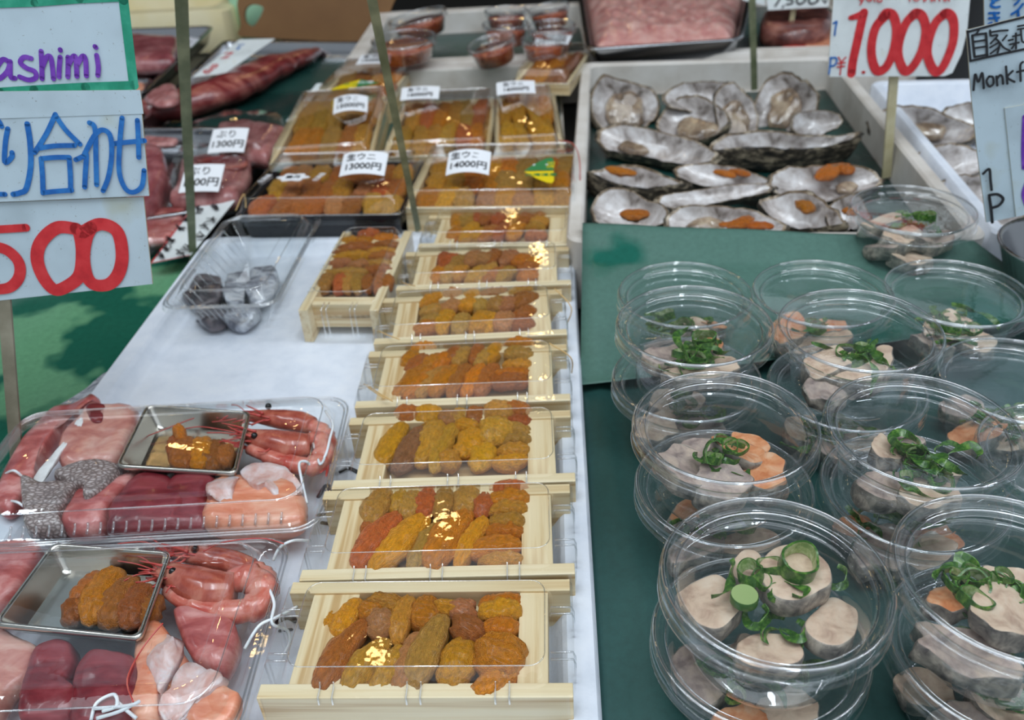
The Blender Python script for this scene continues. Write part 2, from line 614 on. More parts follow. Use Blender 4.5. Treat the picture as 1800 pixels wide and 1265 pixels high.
def scale_mat():
    m, nt, b = new_mat('bream_scales')
    tc = node(nt, 'ShaderNodeTexCoord')
    mp = node(nt, 'ShaderNodeMapping')
    mp.inputs['Scale'].default_value = (220, 420, 220)
    nt.links.new(tc.outputs['Object'], mp.inputs[0])
    vo = node(nt, 'ShaderNodeTexVoronoi', feature='DISTANCE_TO_EDGE')
    nt.links.new(mp.outputs[0], vo.inputs['Vector'])
    vo.inputs['Scale'].default_value = 1.0
    nt.links.new(ramp(nt, vo.outputs['Distance'], [(0.02, (110, 96, 93)), (0.16, (150, 134, 130)), (0.4, (196, 186, 184))]), b.inputs['Base Color'])
    b.inputs['Roughness'].default_value = 0.25
    b.inputs['Coat Weight'].default_value = 0.5
    bump(nt, b, vo.outputs['Distance'], 0.4, 0.001)
    return m


M['scales'] = scale_mat()


def mackerel_mat():
    m, nt, b = new_mat('silver_fish_skin')
    f = tex_noise(nt, 1.0, 4, 0.6, (60, 110, 60), 0.5)
    nt.links.new(ramp(nt, f, [(0.34, (96, 98, 108)), (0.46, (150, 153, 162)), (0.58, (190, 194, 201)), (0.75, (212, 215, 220))]), b.inputs['Base Color'])
    b.inputs['Roughness'].default_value = 0.2
    b.inputs['Metallic'].default_value = 0.1
    b.inputs['Coat Weight'].default_value = 0.2
    return m


M['mackerel'] = mackerel_mat()
M['mackerel_dark'] = flesh_mat('dark_fish_back', (40, 38, 44), (76, 72, 78), (128, 118, 120), 40, rough=.2)
M['shell_edge'] = flesh_mat('oyster_shell_lip', (70, 56, 42), (132, 112, 88), (200, 186, 166), 90, rough=.4, coat=.2, sss=0, bstr=.6)

# ------------------------------------------------------------------ setting
YAW = R(-3.9)          # the stall runs slightly clockwise of the view
SR = Matrix.Rotation(YAW, 3, 'Z')


def st(x, y, z=0.0):
    return SR @ Vector((x, y, z))


tag(MB().box((0, 2.0, -0.86), (7, 8, 0.04)).obj('floor', plain('floor_concrete', (70, 70, 72), 0.6), smooth=False), kind='structure')
tag(MB().box((0, 2.7, 2.66), (8, 6.6, 0.06)).obj('ceiling', plain('roof_boards', (66, 66, 68), 0.8), smooth=False), kind='structure')
tag(MB().box((0, 6.02, 0.9), (7, 0.06, 3.5)).obj('wall_back', plain('back_wall_paint', (40, 38, 36), 0.8), smooth=False), kind='structure')
ct = thing('display_counter', 'steel market display counter carrying all the trays of seafood', 'counter', (0, 1.2, -0.84))
MB().box((0, 0, 0.785), (2.6, 2.5, 0.03), bev=0.004).obj('counter_top', M['counter'], ct, smooth=False)
MB().box((0, 0.02, 0.385), (2.5, 2.4, 0.77)).obj('counter_body', M['counter'], ct, smooth=False)

Z0 = -0.04   # counter surface


def foam_box(name, label, cx, cy, w, d, top, floor_z, wall, rz, mat, slope=0.0, group=None, rim=0.0, cr=0.02):
    """open foam tray: outer shell, sloped inner walls, floor; local frame centred on the tray"""
    t = thing(name, label, 'foam tray', (cx, cy, Z0), rz, group)
    o = -Z0
    mb = MB()
    mb.loft([rrect(w - 0.012, d - 0.012, cr, 0.0), rrect(w, d, cr, 0.004), rrect(w, d, cr, top + o - 0.003),
             rrect(w - 0.005, d - 0.005, cr, top + o), rrect(w - 2 * wall + 0.006, d - 2 * wall + 0.006, cr * 0.8, top + o),
             rrect(w - 2 * wall, d - 2 * wall, cr * 0.8, top + o - 0.003)], True, True, False)
    mb.obj('rim', mat, t, angle=40)
    mb = MB()
    mb.loft([rrect(w - 2 * wall, d - 2 * wall, cr * 0.8, top + o - 0.003),
             rrect(w - 2 * wall - 2 * slope, d - 2 * wall - 2 * slope, cr * 0.7, floor_z + o + 0.002),
             rrect(w - 2 * wall - 2 * slope - 0.01, d - 2 * wall - 2 * slope - 0.01, cr * 0.6, floor_z + o)], True, False, True)
    mb.obj('inner_tray', mat, t, angle=40)
    return t


# shallow white tray under the sea urchin trays and the sashimi packs (its frame: x' -0.435..0.018, y' 0.17..0.955)
cpos = st(-0.209, 0.5625)
foam_box('foam_tray', 'shallow white foam tray under the wooden sea urchin trays and sashimi packs', cpos.x, cpos.y, 0.456, 0.785, 0.015, 0.0, 0.022, YAW, M['foam'], 0.006, cr=0.012)
# deep foam box behind it, holding the priced urchin boxes
cpos = st(-0.157, 1.255)
fbx = thing('foam_box', 'white foam box lined green behind the front tray, full of priced urchin boxes', 'foam tray', (st(-.19, 1.25).x, st(-.19, 1.25).y, Z0), YAW)
MB().box((0, 0, .021), (.41, .56, .042), bev=.003).obj('inner_tray', M['foam_old'], fbx, smooth=False)
MB().box((0, .318, .045), (.41, .036, .09), bev=.004).obj('back_wall', M['foam_old'], fbx, smooth=False)
# oyster box
cpos = Vector((0.318, 1.165, 0))
foam_box('oyster_tray', 'white foam box of opened oysters behind the green paper', 0.328, 1.163, 0.438, 0.71, 0.05, -0.004, 0.018, R(-7.2), M['foam_old'])
# second oyster tray, to the right of the divider
foam_box('oyster_tray', 'white foam tray of oysters beside the monkfish sign', 0.722, 1.03, 0.36, 0.55, 0.052, -0.002, 0.016, R(-8), M['foam'], 0.018)
# rear foam tray with small tubs
foam_box('foam_tray', 'white foam tray at the back holding the lidded roe tubs', -0.02, 1.83, 0.50, 0.46, 0.05, 0.0, 0.034, R(-3.0), M['foam_old'])
foam_box('foam_tray', 'white foam tray at the back under the steel pan of pink milt', 0.53, 1.845, 0.52, 0.62, 0.05, 0.0, 0.03, R(-7), M['foam_old'])


def sheet(name, label, mat, pts, z_of, nx=28, ny=28, cat='paper', amp=0.0015, thick=0.0006, seed=0):
    """a thin crinkled sheet over a quad of world xy points (a,b,c,d anticlockwise)"""
    a, b, c, d = [Vector((p[0], p[1], 0)) for p in pts]
    top, bot = [], []
    for j in range(ny + 1):
        v = j / ny
        for i in range(nx + 1):
            u = i / nx
            p = (a * (1 - u) + b * u) * (1 - v) + (d * (1 - u) + c * u) * v
            p.z = z_of(p.x, p.y, u, v) + amp * noise.noise(Vector((p.x * 14 + seed, p.y * 14, seed)))
            top.append(p)
            bot.append(p - Vector((0, 0, thick)))
    n = nx + 1
    f = []
    for j in range(ny):
        for i in range(nx):
            q = (j * n + i, j * n + i + 1, (j + 1) * n + i + 1, (j + 1) * n + i)
            f.append(q)
            f.append(tuple(k + len(top) for k in reversed(q)))
    per = [i for i in range(n)] + [j * n + nx for j in range(1, ny + 1)] + [ny * n + i for i in range(nx - 1, -1, -1)] + [j * n for j in range(ny - 1, 0, -1)]
    L = len(per)
    for k in range(L):
        p0, p1 = per[k], per[(k + 1) % L]
        f.append((p0, p0 + len(top), p1 + len(top), p1))
    mb = MB().add(top + bot, f)
    o = mb.obj(name, mat, None, loc=(a + b + c + d) / 4, world=True)
    return tag(o, label, cat)


def zpaper(y):
    """height of the green paper: flat in front, climbing the wall of the oyster box behind"""
    if y < 0.60:
        return 0.0
    if y < 0.80:
        t = (y - 0.60) / 0.20
        return 0.036 * t * t * (3 - 2 * t)
    return 0.036 + min(0.017, (y - 0.80) * 0.34)


_fold_l = at(1022, 690, 0.004)
sheet('green_paper', 'large green paper sheet under the monkfish liver tubs, folded edge in front', M['green'],
      [at(1020, 688, .004), at(1130, 705, 0.004) + Vector((0.42, 0.05, 0)), at(1712, 424, .055), at(1024, 397, .055)],
      lambda x, y, u, v: zpaper(y + 0.19 * max(0, x - 0.09)) * 1.0 + 0.006 + (0.004 * math.exp(-((v) / 0.03) ** 2)), 30, 44, seed=2)
sheet('green_paper', 'darker green paper lying along the sea urchin trays under the front tubs', M['green_dark'],
      [(0.028, 0.17), (0.62, 0.17), (0.62, 0.70), (0.064, 0.70)], lambda x, y, u, v: 0.001 + 0.004 * math.exp(-((x - 0.075 - 0.004 * math.sin(y * 20)) / 0.006) ** 2), 60, 20, seed=5)
# support block under the papers
tag(MB().box((0.36, 0.49, -0.021), (0.58, 0.60, 0.038), bev=0.003, rz=R(-4)).obj('foam_board', M['foam'], smooth=False), 'white foam board under the green paper and tubs', 'foam board')
sheet('green_film', 'wet green sheet with dark puddles behind the left price sign', M['green_wet'],
      [(-0.98, 0.12), st(-0.437, 0.12).xy, st(-0.437, 1.0).xy, (-1.0, 1.05)], lambda x, y, u, v: -0.012 + 0.003 * noise.noise(Vector((x * 7, y * 7, 0))), 30, 40, seed=8, amp=0.002, thick=0.002)
sheet('green_paper', 'green paper lining the foam box of priced urchin boxes', M['green'],
      [st(-0.38, 0.985).xy, st(0.01, 0.985).xy, st(0.01, 1.525).xy, st(-0.38, 1.525).xy], lambda x, y, u, v: 0.004, 12, 12, seed=3)
_m = Matrix.Rotation(R(-7.2), 3, 'Z')
_q = [_m @ Vector((sx * 0.20, sy * 0.325, 0)) + Vector((0.328, 1.163, 0)) for sx, sy in ((-1, -1), (1, -1), (1, 1), (-1, 1))]
sheet('green_paper', 'dark green paper lining the box of opened oysters', M['green_deep'], [p.xy for p in _q], lambda x, y, u, v: 0.0005, 10, 10, seed=4, amp=0.001)
_m = Matrix.Rotation(R(-3), 3, 'Z')
_q = [_m @ Vector((sx * 0.21, sy * 0.19, 0)) + Vector((-0.02, 1.83, 0)) for sx, sy in ((-1, -1), (1, -1), (1, 1), (-1, 1))]
sheet('green_paper', 'green paper in the back tray under the roe tubs', M['green_deep'], [p.xy for p in _q], lambda x, y, u, v: 0.004, 10, 10, seed=6)
_m = Matrix.Rotation(R(-7), 3, 'Z')
_q = [_m @ Vector((sx * 0.22, sy * 0.27, 0)) + Vector((0.53, 1.845, 0)) for sx, sy in ((-1, -1), (1, -1), (1, 1), (-1, 1))]
sheet('green_paper', 'green paper in the back tray under the steel milt pan', M['green_deep'], [p.xy for p in _q], lambda x, y, u, v: 0.004, 10, 10, seed=7)


def steel_pan(name, label, corners, z, depth, mat=None, lip=0.006, inset=0.012, cat='tray', r=0.1):
    """sheet-metal pan: rolled lip, sloped walls, floor; corners = 4 world points (anticlockwise) of the lip at height z"""
    cs = [Vector((p[0], p[1], 0)) for p in corners]
    cen = sum(cs, Vector()) / 4
    def ring(off, zz):
        # shrink the quad by off, rounded corners
        out = []
        pts = []
        for i in range(4):
            a, b, c = cs[(i - 1) % 4], cs[i], cs[(i + 1) % 4]
            d1, d2 = (a - b).normalized(), (c - b).normalized()
            pts.append(b + (d1 + d2) * off)
        for i in range(4):
            a, b, c = pts[(i - 1) % 4], pts[i], pts[(i + 1) % 4]
            rr = min((a - b).length, (c - b).length) * r
            p1, p2 = b + (a - b).normalized() * rr, b + (c - b).normalized() * rr
            for k in range(7):
                t = k / 6
                q = p1 * (1 - t) ** 2 + b * 2 * t * (1 - t) + p2 * t * t
                out.append((q.x, q.y, zz))
        return out
    t = thing(name, label, cat, (cen.x, cen.y, z - depth))
    mb = MB().loft([ring(lip * 0.55, z - 0.005), ring(0.0, z - 0.004), ring(-0.0005, z - 0.001), ring(lip * 0.3, z), ring(lip, z), ring(lip * 1.3, z - 0.002)])
    mb.obj('lip', mat or M['steel'], t, (cen.x, cen.y, z - depth), world=True)
    mb = MB().loft([ring(lip * 1.3, z - 0.002), ring(lip + inset * 0.8, z - depth + 0.004), ring(lip + inset, z - depth + 0.0015), ring(lip + inset * 1.5, z - depth + 0.001)], True, False, True)
    mb.loft([ring(lip * 0.55, z - 0.005), ring(lip + inset * 0.7, z - depth + 0.002), ring(lip + inset, z - depth)], True, False, True)
    mb.obj('basin', mat or M['steel'], t, (cen.x, cen.y, z - depth), world=True, angle=50)
    return t

# ------------------------------------------------------------------ sea urchin lobes
def lobe_mesh(k):
    """one tongue-shaped lobe along +Y, length 1, half width 0.5: x wide, z high; groove and wrinkles"""
    r = random.Random(100 + k)
    nu, nv = 22, 18
    rings = []
    bend = r.uniform(-0.16, 0.16)
    fat = r.uniform(0.02, 0.12)
    for i in range(nu + 1):
        t = i / nu
        a = math.pi * t
        w = max(0.0, math.sin(a)) ** 0.38 * (1.0 - fat * (2 * t - 1) * (1 if k % 2 else -1))
        y = t - 0.5
        ring = []
        for j in range(nv):
            b = 2 * math.pi * j / nv
            x = math.cos(b) * 0.5 * w
            z = math.sin(b) * 0.5 * w
            if z > 0:
                z -= 0.16 * w * math.exp(-(x / 0.10) ** 2)          # groove down the middle
            nn = noise.noise_vector(Vector((x * 3.2 + k * 7, y * 4.5, z * 3.2)))
            n2 = noise.noise(Vector((x * 9 + k * 3, y * 16, z * 9)))
            x += nn.x * 0.13 * w + bend * (1 - (2 * t - 1) ** 2)
            z += nn.z * 0.14 * w + n2 * 0.11 * w
            ring.append((x, y + nn.y * 0.03, z))
        rings.append(ring)
    mb = MB().loft(rings, True, True, True)
    o = mb.obj('sea_urchin_lobe', M['urchin'])
    me = o.data
    bpy.data.objects.remove(o)
    return me


LOBES = [lobe_mesh(k) for k in range(9)]
UC = dict(y=(232, 160, 40), o=(222, 136, 36), t=(204, 150, 74), b=(190, 112, 52), p=(198, 132, 88), r=(206, 108, 58), g=(216, 154, 58), d=(170, 96, 44), k=(160, 106, 76))


def lobe(p0, p1, w, h, col, label, group, lift=0.0, scale=1.2):
    p0, p1 = Vector(p0), Vector(p1)
    L = (p1 - p0).length * scale
    o = bpy.data.objects.new('sea_urchin_lobe', rnd.choice(LOBES))
    C.objects.link(o)
    o.location = (p0 + p1) / 2 + Vector((0, 0, lift))
    o.rotation_euler = ((p1 - p0).to_track_quat('Y', 'Z')).to_euler()
    o.scale = (w, L, h)
    c = lin(col)
    j = rnd.uniform(0.85, 1.15)
    o.color = (c[0] * j * rnd.uniform(0.95, 1.05), c[1] * j * rnd.uniform(0.9, 1.08), c[2] * j * 0.8, 1)
    return tag(o, label, 'sea urchin', group)


def px_lobes(lst, x0, y0, s, z, label, group, w_mul=1.38):
    """lobes laid where the photo shows them: (x0,y0,x1,y1,width,colour[,lift])"""
    for q in lst:
        a, b = at(x0 + q[0] * s, y0 + q[1] * s, z), at(x0 + q[2] * s, y0 + q[3] * s, z)
        mid = (a + b) / 2
        e = at(x0 + (q[0] + q[2]) / 2 * s + q[4] * s, y0 + (q[1] + q[3]) / 2 * s, z)
        w = (e - mid).length * w_mul
        lobe(a, b, w, min(0.026, max(0.017, w * 0.85)), UC[q[5]], label, group, (q[6] if len(q) > 6 else 0.0))


# ------------------------------------------------------------------ wooden urchin trays (two rails, a shallow tray between) in clear covers
RL = 0.181


def wooden_tray(label, loc, rz, wl=0.022, wr=0.021, depth=0.086, height=0.036, group='wooden sea urchin trays', length=RL, endh=0.016):
    """local frame: x along the rails from -L to 0, y from 0 (front) to depth, z from 0"""
    t = thing('wooden_tray', label, 'wooden tray', loc, rz, group)
    rt = 0.0095
    for y in (rt / 2, depth - rt / 2):
        MB().box((-length / 2, y, height / 2), (length, rt, height), bev=0.0006).obj('rail', M['wood_x'], t, smooth=False)
    x0, x1 = -length + 0.016, -0.014
    zt = height - 0.0015
    MB().box((x0 + wl / 2, depth / 2, zt - endh / 2), (wl, depth - 2 * rt, endh), bev=0.0006).obj('end_board', M['wood_y'], t, smooth=False)
    MB().box((x1 - wr / 2, depth / 2, zt - endh / 2), (wr, depth - 2 * rt, endh), bev=0.0006).obj('end_board', M['wood_y'], t, smooth=False)
    MB().box(((x0 + x1) / 2, depth / 2, zt - 0.0145), (x1 - x0, depth - 2 * rt, 0.004)).obj('bottom_board', M['wood_x'], t, smooth=False)
    return t


def clear_cover(label, loc, rz, depth=0.086, height=0.036, length=RL, group='clear covers on wooden sea urchin trays', rise=0.012):
    t = thing('clear_cover', label, 'plastic cover', loc, rz, group)
    cx, cy = -length / 2, depth / 2
    W_, D_ = length - 0.024, depth - 0.012
    z1 = height + 0.0006
    mb = MB()
    mb.loft([rrect(length + 0.004, depth + 0.0012, 0.006, 0.001, cx=cx, cy=cy), rrect(length + 0.003, depth + 0.001, 0.006, z1 - 0.001, cx=cx, cy=cy),
             rrect(length + 0.001, depth - 0.001, 0.005, z1, cx=cx, cy=cy), rrect(W_ + 0.002, D_ + 0.002, 0.012, z1, cx=cx, cy=cy)])
    mb.obj('skirt', M['clear'], t, angle=35)
    mb = MB()
    mb.loft([rrect(W_ + 0.002, D_ + 0.002, 0.012, z1, cx=cx, cy=cy), rrect(W_, D_, 0.0115, z1 + 0.001, cx=cx, cy=cy),
             rrect(W_ - 0.006, D_ - 0.010, 0.010, z1 + rise - 0.001, cx=cx, cy=cy), rrect(W_ - 0.0085, D_ - 0.0125, 0.009, z1 + rise, cx=cx, cy=cy)], True, False, True)
    mb.obj('dome', M['clear'], t, angle=35)
    e_ = [Vector(p) for p in rrect(W_ - 0.0075, D_ - 0.0115, 0.0092, z1 + rise - 0.0002, cx=cx, cy=cy)]
    MB().tube(e_ + e_[:2], 0.00042, 6, False).obj('dome_edge_highlight', M['ridge'], t)  # thin reflective tube added to draw the highlight along the dome's top edge
    for x, s in ((0.0, 1), (-length, -1)):
        for y in (0.024, 0.029, depth - 0.029, depth - 0.024):
            MB().tube([(x - s * 0.0125, y, z1 + 0.0008), (x + s * 0.0005, y, z1 + 0.0008), (x + s * 0.0018, y, z1 - 0.003), (x + s * 0.002, y, 0.006)], 0.0007, 6).obj('ridge', M['ridge'], t)
    for x in (-length + 0.036, -length + 0.044, cx - 0.004, cx + 0.004, -0.044, -0.036):
        MB().tube([(x, -0.0012, z1 - 0.005), (x, -0.0004, z1 + 0.0005), (x, 0.006, z1 + 0.001), (x, 0.0075, z1 + 0.004)], 0.0006, 6).obj('ridge', M['ridge'], t)
    return t


TR = [  # front-left and front-right ends of the front rail's top edge in the photo, end board widths, where it stands
    ((443, 1227), (1008, 1225), .030, .018, 'nearest the front edge'),
    ((527, 1020), (1011, 1008), .022, .021, 'second from the front edge'),
    ((583, 859), (1012, 845), .021, .021, 'third from the front edge'),
    ((633, 716), (1003, 703), .021, .021, 'fourth from the front edge'),
    ((661, 604), (997, 587), .021, .021, 'fifth from the front edge'),
    ((702, 509), (1004, 499), .020, .020, 'sixth from the front edge'),
    ((731, 434), (1018, 430), .022, .021, 'farthest back in the row')]
FR = []
for k, (pl, pr_, wl, wr, where) in enumerate(TR):
    a, b = at(*pl, 0.036), at(*pr_, 0.036)
    a.z = b.z = 0.0
    rz = math.atan2((b - a).y, (b - a).x)
    sc = (b - a).length / RL
    loc = b.copy()
    dep = 0.086
    cnt = ['with long slanting lobes', 'with one red-brown corner lobe', 'with bumpy mustard lobes', 'with dark slanting lobes', 'with plump mixed lobes', 'under a broad golden glare', 'with a round glare spot'][k]
    wooden_tray(f'wooden tray of sea urchin {cnt}, {where}', loc, rz, wl, wr, dep)
    cc = clear_cover(f'clear plastic cover on the wooden urchin tray {where}', loc, rz, dep)
    FR.append((loc, rz, dep, wl, wr))

LZ = 0.032
px_lobes([
    (590, 140, 500, 320, 92, 'y'), (655, 140, 620, 225, 92, 'o'), (755, 118, 735, 190, 135, 'g'), (715, 185, 690, 315, 100, 'p', .001), (850, 130, 790, 330, 92, 'g'),
    (935, 120, 925, 265, 110, 'o'), (1030, 140, 1010, 200, 110, 'y'), (1135, 135, 1110, 225, 112, 'p'), (1200, 150, 1385, 130, 90, 'o'), (1200, 205, 1390, 195, 90, 'y', .002),
    (1210, 270, 1375, 265, 90, 'o', .001), (485, 190, 440, 285, 55, 'y', -.003), (620, 255, 410, 570, 120, 'b', .001), (725, 340, 545, 570, 112, 'g'), (800, 370, 670, 570, 100, 'g'),
    (880, 310, 780, 570, 104, 'p'), (1010, 240, 880, 560, 125, 't', .002), (1155, 235, 1095, 325, 140, 'b', .001), (1125, 340, 1040, 560, 140, 'y'), (1300, 330, 1250, 510, 195, 'o', .002), (1350, 470, 1160, 590, 100, 'o'),
    (1330, 420, 1330, 560, 80, 'o', -.002)],
    420, 1010, .3556, LZ, 'sea urchin lobe packed in the wooden tray nearest the front edge', 'urchin lobes in the first tray')
px_lobes([
    (590, 155, 495, 330, 125, 't'), (665, 150, 620, 260, 75, 'g'), (745, 150, 700, 300, 95, 't'), (830, 145, 790, 290, 105, 'r'), (925, 140, 880, 290, 95, 't'), (1040, 135, 1000, 270, 120, 't'),
    (1130, 165, 1095, 290, 85, 'r'), (1160, 150, 1375, 130, 80, 'r'), (1170, 205, 1375, 195, 90, 'o', .001), (1160, 265, 1365, 255, 90, 'g'), (1170, 320, 1350, 320, 90, 'g', .001), (1150, 380, 1340, 375, 90, 'o'),
    (1060, 500, 1320, 450, 110, 'o', .001), (1110, 545, 1340, 530, 70, 'g'), (640, 290, 425, 570, 135, 'r', .001), (785, 310, 510, 585, 135, 'y', .001), (885, 340, 720, 565, 120, 't'),
    (1035, 285, 840, 575, 150, 'o', .002), (1135, 315, 990, 560, 95, 'y'), (470, 330, 450, 400, 55, 'b')],
    500, 820, .3111, LZ, 'sea urchin lobe packed in the second wooden tray from the front edge', 'urchin lobes in the second tray')
px_lobes([
    (575, 210, 560, 310, 125, 'b'), (710, 210, 655, 310, 135, 'y'), (835, 235, 790, 320, 115, 'p'), (930, 235, 870, 330, 95, 't'), (1020, 220, 995, 310, 100, 'b'), (1150, 190, 1100, 300, 155, 't'), (1310, 205, 1250, 275, 140, 'b'),
    (1200, 290, 1340, 300, 75, 'r'), (540, 320, 415, 560, 115, 'y'), (650, 350, 500, 590, 130, 'k'), (765, 305, 650, 560, 125, 'g', .001), (860, 335, 740, 590, 105, 'g'), (985, 310, 940, 370, 130, 'y'),
    (1000, 370, 900, 510, 135, 'y', .001), (1145, 305, 1060, 440, 170, 'g', .002), (1055, 450, 1000, 590, 125, 'y'), (1180, 350, 1335, 370, 80, 't'), (1150, 430, 1335, 420, 90, 't', .001), (1140, 490, 1330, 480, 90, 'g'), (1110, 560, 1310, 530, 80, 'y'), (860, 490, 835, 590, 110, 'g', .001)],
    560, 660, .2778, LZ, 'sea urchin lobe packed in the third wooden tray from the front edge', 'urchin lobes in the third tray')
px_lobes([
    (510, 190, 430, 300, 90, 'o'), (640, 160, 480, 200, 70, 'o'), (590, 220, 450, 330, 90, 'b'), (690, 220, 560, 310, 90, 'o'), (760, 200, 640, 310, 80, 'o'), (800, 170, 740, 270, 80, 'b'), (880, 180, 800, 290, 85, 't'), (960, 160, 910, 270, 80, 'b'),
    (1020, 190, 930, 290, 80, 't'), (1090, 150, 1000, 270, 80, 'y'), (1130, 140, 1320, 160, 80, 'o'), (1130, 220, 1310, 220, 100, 't', .001), (1120, 285, 1300, 285, 80, 'g'), (580, 310, 380, 490, 110, 'o', .001), (650, 330, 450, 500, 100, 'o'), (730, 310, 540, 490, 100, 't'),
    (800, 310, 640, 490, 110, 'o', .001), (880, 300, 760, 490, 100, 'b'), (960, 290, 850, 480, 100, 'o'), (1060, 290, 950, 480, 100, 'b'), (1060, 350, 1280, 340, 70, 'o'), (1040, 420, 1270, 400, 90, 'b', .001)],
    600, 570, .2556, LZ, 'sea urchin lobe packed in the fourth wooden tray from the front edge', 'urchin lobes in the fourth tray')
px_lobes([
    (430, 850, 600, 790, 90, 'y'), (430, 910, 580, 860, 90, 't'), (600, 790, 740, 770, 110, 'p'), (580, 880, 720, 830, 100, 'p'), (750, 790, 870, 760, 90, 'y'), (870, 780, 1070, 740, 90, 'b'), (710, 860, 850, 830, 110, 'y', .001),
    (810, 860, 930, 840, 100, 't'), (930, 870, 1080, 810, 110, 't'), (1080, 780, 1270, 750, 90, 't'), (1040, 880, 1150, 810, 110, 'p'), (1140, 860, 1290, 780, 120, 'b', .001), (1130, 930, 1280, 880, 110, 'b'),
    (430, 1000, 600, 940, 90, 't'), (390, 1050, 560, 1000, 110, 'o'), (650, 900, 590, 1050, 110, 'y'), (760, 920, 720, 1060, 110, 't'), (900, 910, 830, 1050, 130, 'y', .001), (970, 920, 930, 1040, 120, 'y'), (1080, 920, 1050, 1040, 130, 'p', .001), (1190, 960, 1170, 1040, 140, 'b')],
    640, 340, .2333, LZ, 'sea urchin lobe packed in the fifth wooden tray from the front edge', 'urchin lobes in the fifth tray')
px_lobes([
    (600, 460, 590, 560, 80, 'r'), (690, 470, 620, 540, 90, 'r'), (760, 480, 680, 580, 90, 't'), (840, 450, 780, 540, 100, 'p'), (930, 460, 860, 530, 100, 'p'), (1030, 450, 950, 530, 100, 'b'), (1130, 450, 1040, 530, 100, 'p'), (1230, 480, 1130, 540, 100, 'o'), (1310, 500, 1230, 560, 90, 'o'),
    (590, 570, 540, 670, 90, 'o'), (690, 550, 610, 670, 90, 't'), (770, 560, 700, 650, 90, 'g'), (900, 560, 780, 670, 90, 'g'), (980, 540, 860, 670, 80, 't'), (1060, 570, 900, 670, 80, 'b'), (1130, 580, 1020, 670, 90, 'g'), (1160, 640, 1310, 620, 90, 'o'), (1170, 590, 1310, 560, 70, 'b')],
    640, 340, .2333, LZ, 'sea urchin lobe packed in the sixth wooden tray from the front edge', 'urchin lobes in the sixth tray')
px_lobes([
    (720, 150, 680, 260, 90, 'o'), (800, 150, 730, 250, 90, 't'), (890, 150, 820, 220, 90, 'r'), (980, 160, 900, 230, 90, 'b'), (1080, 150, 990, 230, 90, 'r'), (1170, 150, 1080, 240, 90, 't'), (1260, 160, 1170, 230, 90, 'b'), (1360, 140, 1270, 190, 100, 'o'), (1250, 220, 1390, 220, 80, 'g'),
    (720, 270, 640, 350, 90, 'o'), (830, 230, 740, 350, 90, 'y'), (910, 280, 820, 345, 80, 'y'), (990, 260, 880, 350, 90, 'b'), (1100, 250, 1000, 345, 90, 'r'), (1200, 240, 1110, 340, 90, 'o'), (1220, 270, 1360, 270, 80, 'g'), (1220, 330, 1370, 320, 80, 'b')],
    640, 340, .2333, LZ, 'sea urchin lobe packed in the wooden tray farthest back in the row', 'urchin lobes in the last tray')

# side tray turned lengthwise
sl = at(524, 545, 0.038)
sl.z = 0.0
sa = R(90 - 7.0)
# rails run away from the viewer: local -x must point away, so rotate by sa - 180
side_rz = sa - math.pi
wooden_tray('pale wooden tray of sea urchin turned lengthwise on the bare foam', sl, side_rz, .015, .015, 0.082, 0.038, group=None, endh=.027)
clear_cover('clear plastic cover on the lengthwise wooden urchin tray', sl, side_rz, 0.082, 0.038, group=None)
px_lobes([
    (690, 240, 880, 235, 110, 'r'), (530, 310, 690, 290, 90, 'y'), (660, 290, 820, 290, 90, 'o'), (830, 270, 1050, 270, 80, 'o'), (830, 330, 1060, 330, 80, 'b'), (500, 370, 830, 340, 90, 'b'), (450, 420, 650, 410, 80, 'b'), (470, 460, 790, 430, 90, 'y', .001),
    (790, 390, 1030, 390, 80, 'g'), (790, 440, 1030, 440, 80, 'b'), (400, 530, 620, 500, 90, 'p'), (600, 530, 780, 510, 90, 'p', .001), (760, 500, 1000, 510, 80, 't'), (750, 570, 1000, 560, 100, 'b'),
    (370, 590, 760, 580, 70, 't'), (430, 600, 370, 740, 100, 't'), (520, 600, 490, 750, 100, 'r'), (610, 600, 590, 750, 90, 't'), (700, 600, 680, 750, 100, 't'), (790, 620, 780, 740, 90, 'b'), (880, 600, 860, 750, 90, 'b'), (950, 610, 930, 730, 90, 'b')],
    500, 370, .1898, 0.034, 'sea urchin lobe packed in the lengthwise wooden tray', 'urchin lobes in the lengthwise tray')


# elastic bands round some covers
def band(pts, label, m='band', r=0.0006):
    o = MB().tube(catmull(pts, 5), r, 6).obj('rubber_band', M[m], None, loc=pts[0], world=True)
    tag(o, label, 'rubber band', 'elastic bands on the urchin tray covers')


for k, (l1, l2, r1, r2, r3) in {2: ((640, 675), (676, 700), None, None, None), 3: ((645, 676), (690, 705), (965, 603), (1003, 628), (1005, 655)), 4: ((665, 581), (702, 596), (975, 507), (1004, 540), (996, 570)), 6: ((706, 496), (730, 502), (1000, 375), (1020, 395), (1018, 420))}.items():
    where = TR[k][4]
    band([at(*l1, .034), at((l1[0] + l2[0]) / 2, (l1[1] + l2[1]) / 2 + 1, .041), at(*l2, .045)], f'tan elastic band over the near corner of the cover {where}')
    if r1:
        band([at(*r1, .049), at(*r2, .039), at(*r3, .02)], f'tan elastic band over the far corner of the cover {where}')


